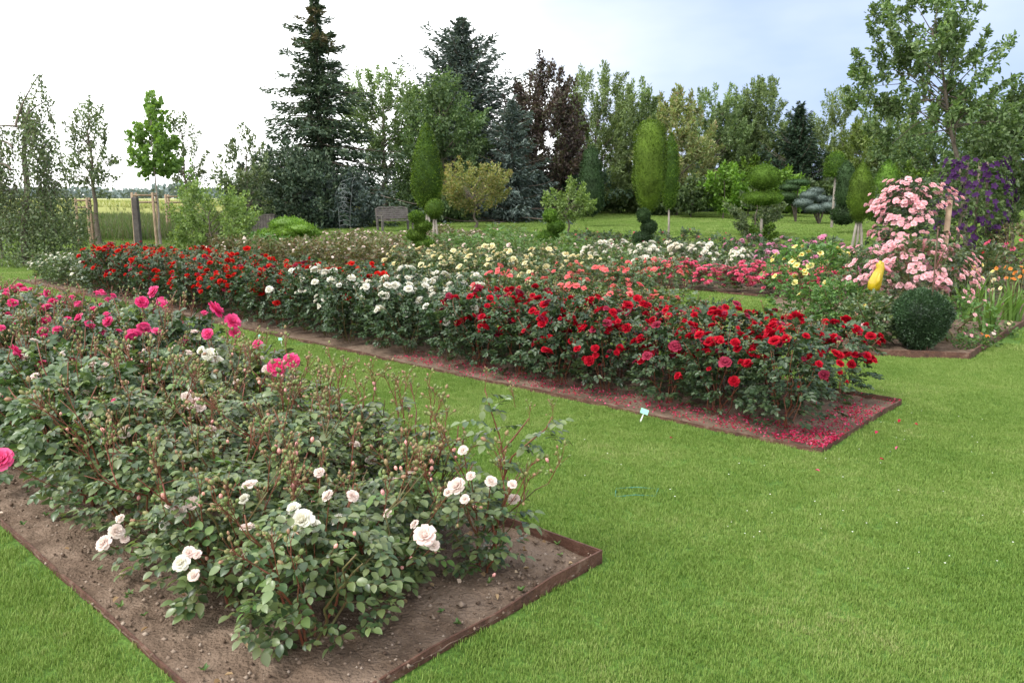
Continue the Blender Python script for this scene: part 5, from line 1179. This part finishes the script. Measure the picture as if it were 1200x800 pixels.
def back_fence():
    d = 60; x0, x1 = pt(815, 240, d)[0], pt(875, 240, d)[0]; g = gzf(d); root = thing('board_fence', 'pale grey board fence showing between the shrubs at the back', 'fence', (x0, d, g)); n = 26
    me = None
    for k in range(n):
        if me is None: mb = MB(); box(mb, (0, 0, .5), (.13, .025, 1.0)); me = mb.mesh('board', M['benchwood'], smooth=False)
        ob('board', me, root, ((x1-x0)*k/(n-1), 0, .01*(k % 3)))
    mb = MB(); box(mb, ((x1-x0)/2, .03, .75), (x1-x0+.1, .03, .08)); ob('rail', mb.mesh('rail', M['benchwood'], smooth=False), root)
back_fence()
def plant_tag(px, py, label, lean=.35, sc=1.0):
    x, y = G(px, py); root = thing('plant_tag', label, 'plant tag', (x, y, gzf(y)), 0, 'green plant name tags along the beds', sc)
    mb = MB(); box(mb, (math.sin(lean)*.035, 0, .035), (.010, .004, .085), tilt=(0, lean, 0)); ob('stake', mb.mesh('stake', M['tag_white'], smooth=False), root)
    mb = MB(); c = (math.sin(lean)*.09, -.004, .09); box(mb, c, (.062, .003, .040), tilt=(-.35, lean, 0)); pl_ = ob('plate', mb.mesh('plate', M['tag_green'], smooth=False), root)
    return root
plant_tag(750, 495, 'pale green tag leaning on a white stick before the crimson roses')
plant_tag(330, 404, 'small green tag in the soil in front of the white roses', -.1, .8)
plant_tag(303, 398, 'small green tag in front of the scarlet roses', .1, .6)

def corner_bed():
    r = np.random.default_rng(111)
    # box ball
    d = 8.75; x, zc = pt(1078, 376, d); root = thing('boxwood_ball', 'dense dark green clipped boxwood ball in the right bed', 'boxwood', (x, d, 0)); k = d/930
    mb = MB(); topiary_shell(mb, r, [(max(.01, .30*math.cos(t)*(1.0 if t > 0 else .93)), .36+.335*math.sin(t)) for t in np.linspace(-PI/2, PI/2, 16)], 15000, .030, (0, 0, 0), .012); finish('crown', root, mb, M['box_l'])
    mb = MB(); tube(mb, [(0, 0, -.02), (.01, 0, .2)], [.03, .03], 6); finish('trunk', root, mb, M['bark'])
    # rusty rod
    x, y = 4.62, 8.62; x = pt(1087, 400, y)[0]; root = thing('iron_rod', 'thin rusty iron rod standing in front of the boxwood ball', 'rod', (x, y, 0)); h = pt(1087, 268, y)[1]
    mb = MB(); tube(mb, [(0, 0, -.1), (.004, 0, h*.5), (-.004, 0, h)], [.008]*3, 7); ob('shaft', mb.mesh('rod', M['iron']), root); mb = MB(); lathe(mb, [(.001, h-.01), (.014, h), (.014, h+.015), (.001, h+.03)], 8); ob('tip', mb.mesh('tip', M['iron']), root)
    # pink roses
    def rosebush(label, px, top, d, w, h0, pet, n, sz, kind, leaf, clusters=0, lo=.35, seed=0, nl=520, ls=.04, z0=0.0, name='rose_bush', stem=False):
        rr = np.random.default_rng(seed); x, z = pt(px, top, d); h = z-gzf(d)-z0; root = thing(name, label, 'rose bush', (x, d, gzf(d))); mb = MB()
        P, out = dome_pts(rr, nl, w, h, .03, .2); A = unit(out+rr.normal(0, .5, (nl, 3))); compound(mb, rr, P, A, unit(out*.5+np.array([0, 0, .9])+rr.normal(0, .35, (nl, 3))), ls*(.8+.5*rr.random(nl)), 'hex')
        f = ob('foliage', mb.mesh('foliage', M[leaf]), root, (0, 0, z0)); stuff(f)
        for q in range(5):
            mb = MB(); PP = cane_path(rr, w, h+z0, q*1.26) if not stem else np.array([(0, 0, -.05), (.01, 0, z0*.6), (0, 0, z0+h*.4)])*np.array([1, 1, 1])+np.array([q*.012, 0, 0]); tube(mb, PP, np.linspace(.012, .005, len(PP)), 6); ob('cane', mb.mesh('cane', M['cane_green']), root)
        P, out = dome_pts(rr, n, w*1.03, h*1.02, lo, .92); cen = P[:max(1, clusters)]
        for q in range(n):
            p = P[q] if not clusters else cen[q % clusters]+rr.normal(0, sz*.75, 3)*np.array([1, 1, .7])
            o = out[q] if not clusters else out[q % clusters]; e = Vector((*o[:2], o[2]+.5)).normalized().to_track_quat('Z', 'Y').to_euler()
            kd = kind if rr.random() < .7 else 'small'
            ob('bloom', BL[kd][rr.integers(len(BL[kd]))], root, p+np.array([0, 0, z0]), e, sz*(.75+.5*rr.random()), {0: PET[pet]})
        return root
    rosebush('tall soft pink climbing rose dome carried on a post', 1068, 214, 11.2, .52, 1, 'softpink', 300, .080, 'open', 'rose_leaf_dark', 44, .30, 1, 620, .04, .75, 'climbing_rose', True)
    mb = MB(); rt = thing('rose_post', 'pale wooden post between the two soft pink roses', 'post', (pt(1106, 300, 11.0)[0], 11.0, 0)); tube(mb, [(0, 0, -.1), (0, 0, .8), (.01, 0, pt(1106, 236, 11)[1])], [.042, .040, .038], 10); ob('shaft', mb.mesh('post', M['stake']), rt); mb = MB(); z_ = pt(1106, 236, 11)[1]; lathe(mb, [(.039, z_), (.03, z_+.015), (.001, z_+.02)], 10, (.01, 0, 0)); ob('cap', mb.mesh('cap', M['stake']), rt)
    rosebush('soft pink rose thick with flowers behind the boxwood ball', 1082, 284, 9.7, .55, 1, 'softpink', 300, .077, 'open', 'rose_leaf', 42, .45, 2, 520)
    rosebush('loose soft pink rose between the yellow roses and the yellow ornament', 1020, 292, 10.3, .42, 1, 'softpink', 110, .072, 'open', 'rose_leaf', 22, .35, 3, 360)
    rosebush('low sprawling rose with white pink flowers right of the boxwood ball', 1120, 348, 9.2, .40, 1, 'softpink', 9, .055, 'small', 'rose_leaf_fresh', 0, .2, 4, 420, .025)
    rosebush('tall pale yellow single flowered rose right of the hot pink roses', 955, 288, 11.0, .72, 1, 'yellow', 46, .095, 'single', 'rose_leaf_fresh', 0, .5, 5, 900, .04)
    rosebush('lower pale yellow rose standing before the tall yellow rose', 985, 335, 9.9, .45, 1, 'yellow', 4, .09, 'single', 'rose_leaf_fresh', 0, .5, 6, 520, .04)
    rosebush('green rose bush without flowers left of the boxwood ball', 1022, 348, 9.0, .36, 1, 'softpink', 3, .05, 'small', 'rose_leaf', 0, .4, 7, 420, .04)
    rosebush('dark leaved rose behind the boxwood ball', 1125, 300, 11.5, .5, 1, 'softpink', 16, .07, 'small', 'rose_leaf_dark', 6, .5, 8, 420)
    rosebush('red flowered rose bush at the right edge beside the clematis', 1192, 262, 13.0, .55, 1, 'hotpink', 26, .08, 'open', 'rose_leaf_bronze', 0, .3, 9, 480)
    rosebush('green rose with dark red shoots under the clematis', 1150, 290, 12.2, .55, 1, 'crimson', 5, .06, 'small', 'rose_leaf', 0, .4, 10, 520)
    # yellow ornament
    d = 9.3; x, zc = pt(1028, 324, d); k = d/930; root = thing('garden_ornament', 'yellow glazed bird shaped ornament with a pink beak on a stick among pink roses', 'ornament', (x, d, 0)); 
    def q3(a, b): X, z = pt(a, b, d); return (X-x, 0, z)
    mb = MB(); tube(mb, [q3(1023, 341), q3(1023.5, 339), q3(1025, 332), q3(1029, 321), q3(1032, 314), q3(1031, 309), q3(1030, 306)], [.02, .068, .078, .060, .046, .048, .018], 14); ob('body', mb.mesh('body', M['glaze_yellow']), root)
    mb = MB(); tube(mb, [q3(1033, 310), q3(1037, 313), q3(1042, 317), q3(1045, 318.5)], [.018, .026, .022, .006], 10); ob('beak', mb.mesh('beak', M['glaze_pink']), root)
    mb = MB(); tube(mb, [q3(1030, 308), q3(1027, 305.5), q3(1025, 307)], [.02, .016, .006], 10); ob('crest', mb.mesh('crest', M['glaze_pink']), root)
    for sx in (-1, 1):
        mb = MB(); lathe(mb, [(.001, -.007), (.007, 0), (.001, .007)], 8, (q3(1031.5, 308)[0], sx*.040, q3(1031.5, 308)[2])); ob('eye', mb.mesh('eye', M['iron']), root)
        mb = MB(); tube(mb, [(q3(1029, 320)[0], sx*.05, q3(1029, 320)[2]), (q3(1026, 328)[0], sx*.078, q3(1026, 328)[2]), (q3(1023, 336)[0], sx*.06, q3(1023, 336)[2])], [.01, .028, .006], 8); ob('wing', mb.mesh('wing', M['glaze_yellow']), root)
    mb = MB(); tube(mb, [(q3(1026, 339)[0], 0, -.1), q3(1026, 339)], [.006, .006], 6); ob('stick', mb.mesh('stick', M['iron']), root)
    # sword leaved plants
    def sword(label, x, y, n, h, rr, flower=None, nf=0):
        root = thing('lily_clump', label, 'lily', (x, y, gzf(y))); 
        for q in range(n):
            a = rr.random()*2*PI; l = h*(.6+.45*rr.random()); le = .15+.5*rr.random(); t = np.linspace(0, 1, 6); b0 = rr.normal(0, .05, 2)
            c = np.stack([b0[0]+math.cos(a)*l*le*t**1.7, b0[1]+math.sin(a)*l*le*t**1.7, l*(t-.22*le*t**3)], -1); wv = .016*(1-t**3)*(.8+.5*rr.random())+.001; s = np.array([-math.sin(a), math.cos(a), 0])
            mbb = MB(); V = np.stack([c-s*wv[:, None], c+np.array([0, 0, -.004]), c+s*wv[:, None]], 1).reshape(-1, 3); Q = [[i*3+j, i*3+j+1, i*3+4+j, i*3+3+j] for i in range(5) for j in range(2)]; mbb.add(V, Q); ob('leaf', mbb.mesh('sword_leaf', M['sword']), root)
        for q in range(nf):
            a = rr.random()*2*PI; rad = .25*rr.random(); p = (math.cos(a)*rad, math.sin(a)*rad, h*(.85+.3*rr.random())); mbb = MB(); tube(mbb, [(p[0]*.3, p[1]*.3, 0), (p[0]*.8, p[1]*.8, p[2]*.7), p], [.005, .004, .003], 4); ob('stalk', mbb.mesh('stalk', M['cane_green']), root)
            ob('bloom', BL['single'][0], root, p, (.9+rr.normal(0, .3), 0, rr.random()*6), .058, {0: PET[flower]})
    sword('tall gladiolus clump with pale sword leaves right of the boxwood ball', *[(lambda a: (a[0], a[1]))((pt(1158, 380, 9.9)[0], 9.9))][0], 46, .62, r, 'cream', 5)
    sword('daylily clump with orange flowers at the right end of the bed', pt(1186, 370, 10.8)[0], 10.8, 46, .66, r, 'orange', 12)
    sword('second row of sword leaves with yellow buds behind the gladiolus', pt(1140, 350, 10.9)[0], 10.9, 40, .70, r, 'yellow', 8)
    for (px, py, d, c, lab, sz) in [(1130, 392, 8.75, 'softpink', 'small low plant with pale pink flowers at the front of the right bed', .055), (1145, 390, 8.7, 'orange', 'small low plant with one orange flower at the front of the right bed', .055), (1160, 400, 8.9, 'blush', 'small low plant with one white flower near the bed corner', .05), (1180, 385, 9.6, 'cream', 'low pale leaved plant at the corner of the right bed', .05)]:
        x, z = pt(px, py+12, d); rt = thing('flowering_plant', lab, 'plant', (x, d, 0)); mb = MB(); n = 70; P, out = dome_pts(r, n, .11, .17, .05, .2); leaves(mb, P, unit(out+r.normal(0, .4, (n, 3))), rdir(r, n, .5), .05, .025, 'hex'); stuff(ob('foliage', mb.mesh('foliage', M['rose_leaf_fresh']), rt))
        for q in range(2): ob('bloom', BL['open'][q], rt, (r.normal(0, .03), -.04, .17+.03*q), (.6, 0, q), sz*(1-.3*q), {0: PET[c]})
    # clematis on its support, with separate flowers
    d = 13.6; x, zt = pt(1138, 186, d); g = gzf(d); zt -= g; root = thing('clematis', 'purple flowered clematis climbing a wooden support at the right', 'clematis', (x, d, g)); k = d/930
    for sx in (-1, 1):
        for sy in (-1, 1): mb = MB(); tube(mb, [(sx*.30, sy*.2-.1, -.1), (sx*.22, sy*.16-.1, zt*.6), (sx*.16, sy*.1-.1, zt*.97)], [.03, .026, .022], 7); ob('support_post', mb.mesh('support_post', M['oldwood']), root)
    mb = MB(); n = 4200; az = r.random(n)*2*PI; t = r.random(n); rad = .66*np.interp(t, [0, .3, .7, 1], [.55, .75, 1, .7])*(.35+.65*r.random(n)**.5); P = np.stack([rad*np.cos(az), rad*np.sin(az)*.7-.1, t*zt], -1); A = unit(np.stack([np.cos(az), np.sin(az), r.normal(-.3, .4, n)], -1)); keep = r.random(n) < .85
    leaves(mb, P[keep], A[keep], rdir(r, keep.sum(), .6), .085*(.6+.7*r.random(keep.sum())), .05, 'hex'); stuff(ob('foliage', mb.mesh('foliage', M['apple']), root))
    fm = MB(); a = np.arange(5)*2*PI/5; leaves(fm, np.zeros((5, 3)), np.stack([np.cos(a), np.sin(a), np.full(5, .15)], -1), np.repeat([[0, 0, 1.]], 5, 0), .5, .36, 'hex', fold=.12); fl = fm.mesh('clematis_flower', PET['purple'])
    for q in range(230):
        az_ = r.uniform(PI, 2*PI) if r.random() < .8 else r.random()*2*PI; t = 1-.62*r.random()**1.15; rad = .66*np.interp(t, [0, .3, .7, 1], [.6, .8, 1.04, .75])*(.8+.25*r.random()); p = (rad*math.cos(az_), rad*math.sin(az_)*.7-.16, t*zt)
        e = Vector((math.cos(az_)+r.normal(0, .3), math.sin(az_), .35+r.normal(0, .3))).normalized().to_track_quat('Z', 'Y').to_euler(); ob('flower', fl, root, p, e, .115*(.7+.5*r.random()))
corner_bed()

# teal wire hoop lying in the grass
def hoop():
    y0 = G(745, 578); x, y = y0; root = thing('wire_frame', 'thin teal wire frame lying half sunk in the lawn', 'wire frame', (x, y, 0)); a, b, c_, d_ = [G(*p) for p in ((721, 582), (768, 582), (772, 573), (722, 573))]
    for (p, q) in ((a, b), (b, c_), (c_, d_), (d_, a)):
        mb = MB(); m = ((p[0]+q[0])/2-x, (p[1]+q[1])/2-y, .013); tube(mb, [(p[0]-x, p[1]-y, .002), m, (q[0]-x, q[1]-y, .006)], [.0024]*3, 6); ob('rod', mb.mesh('rod', M['teal']), root)
hoop()
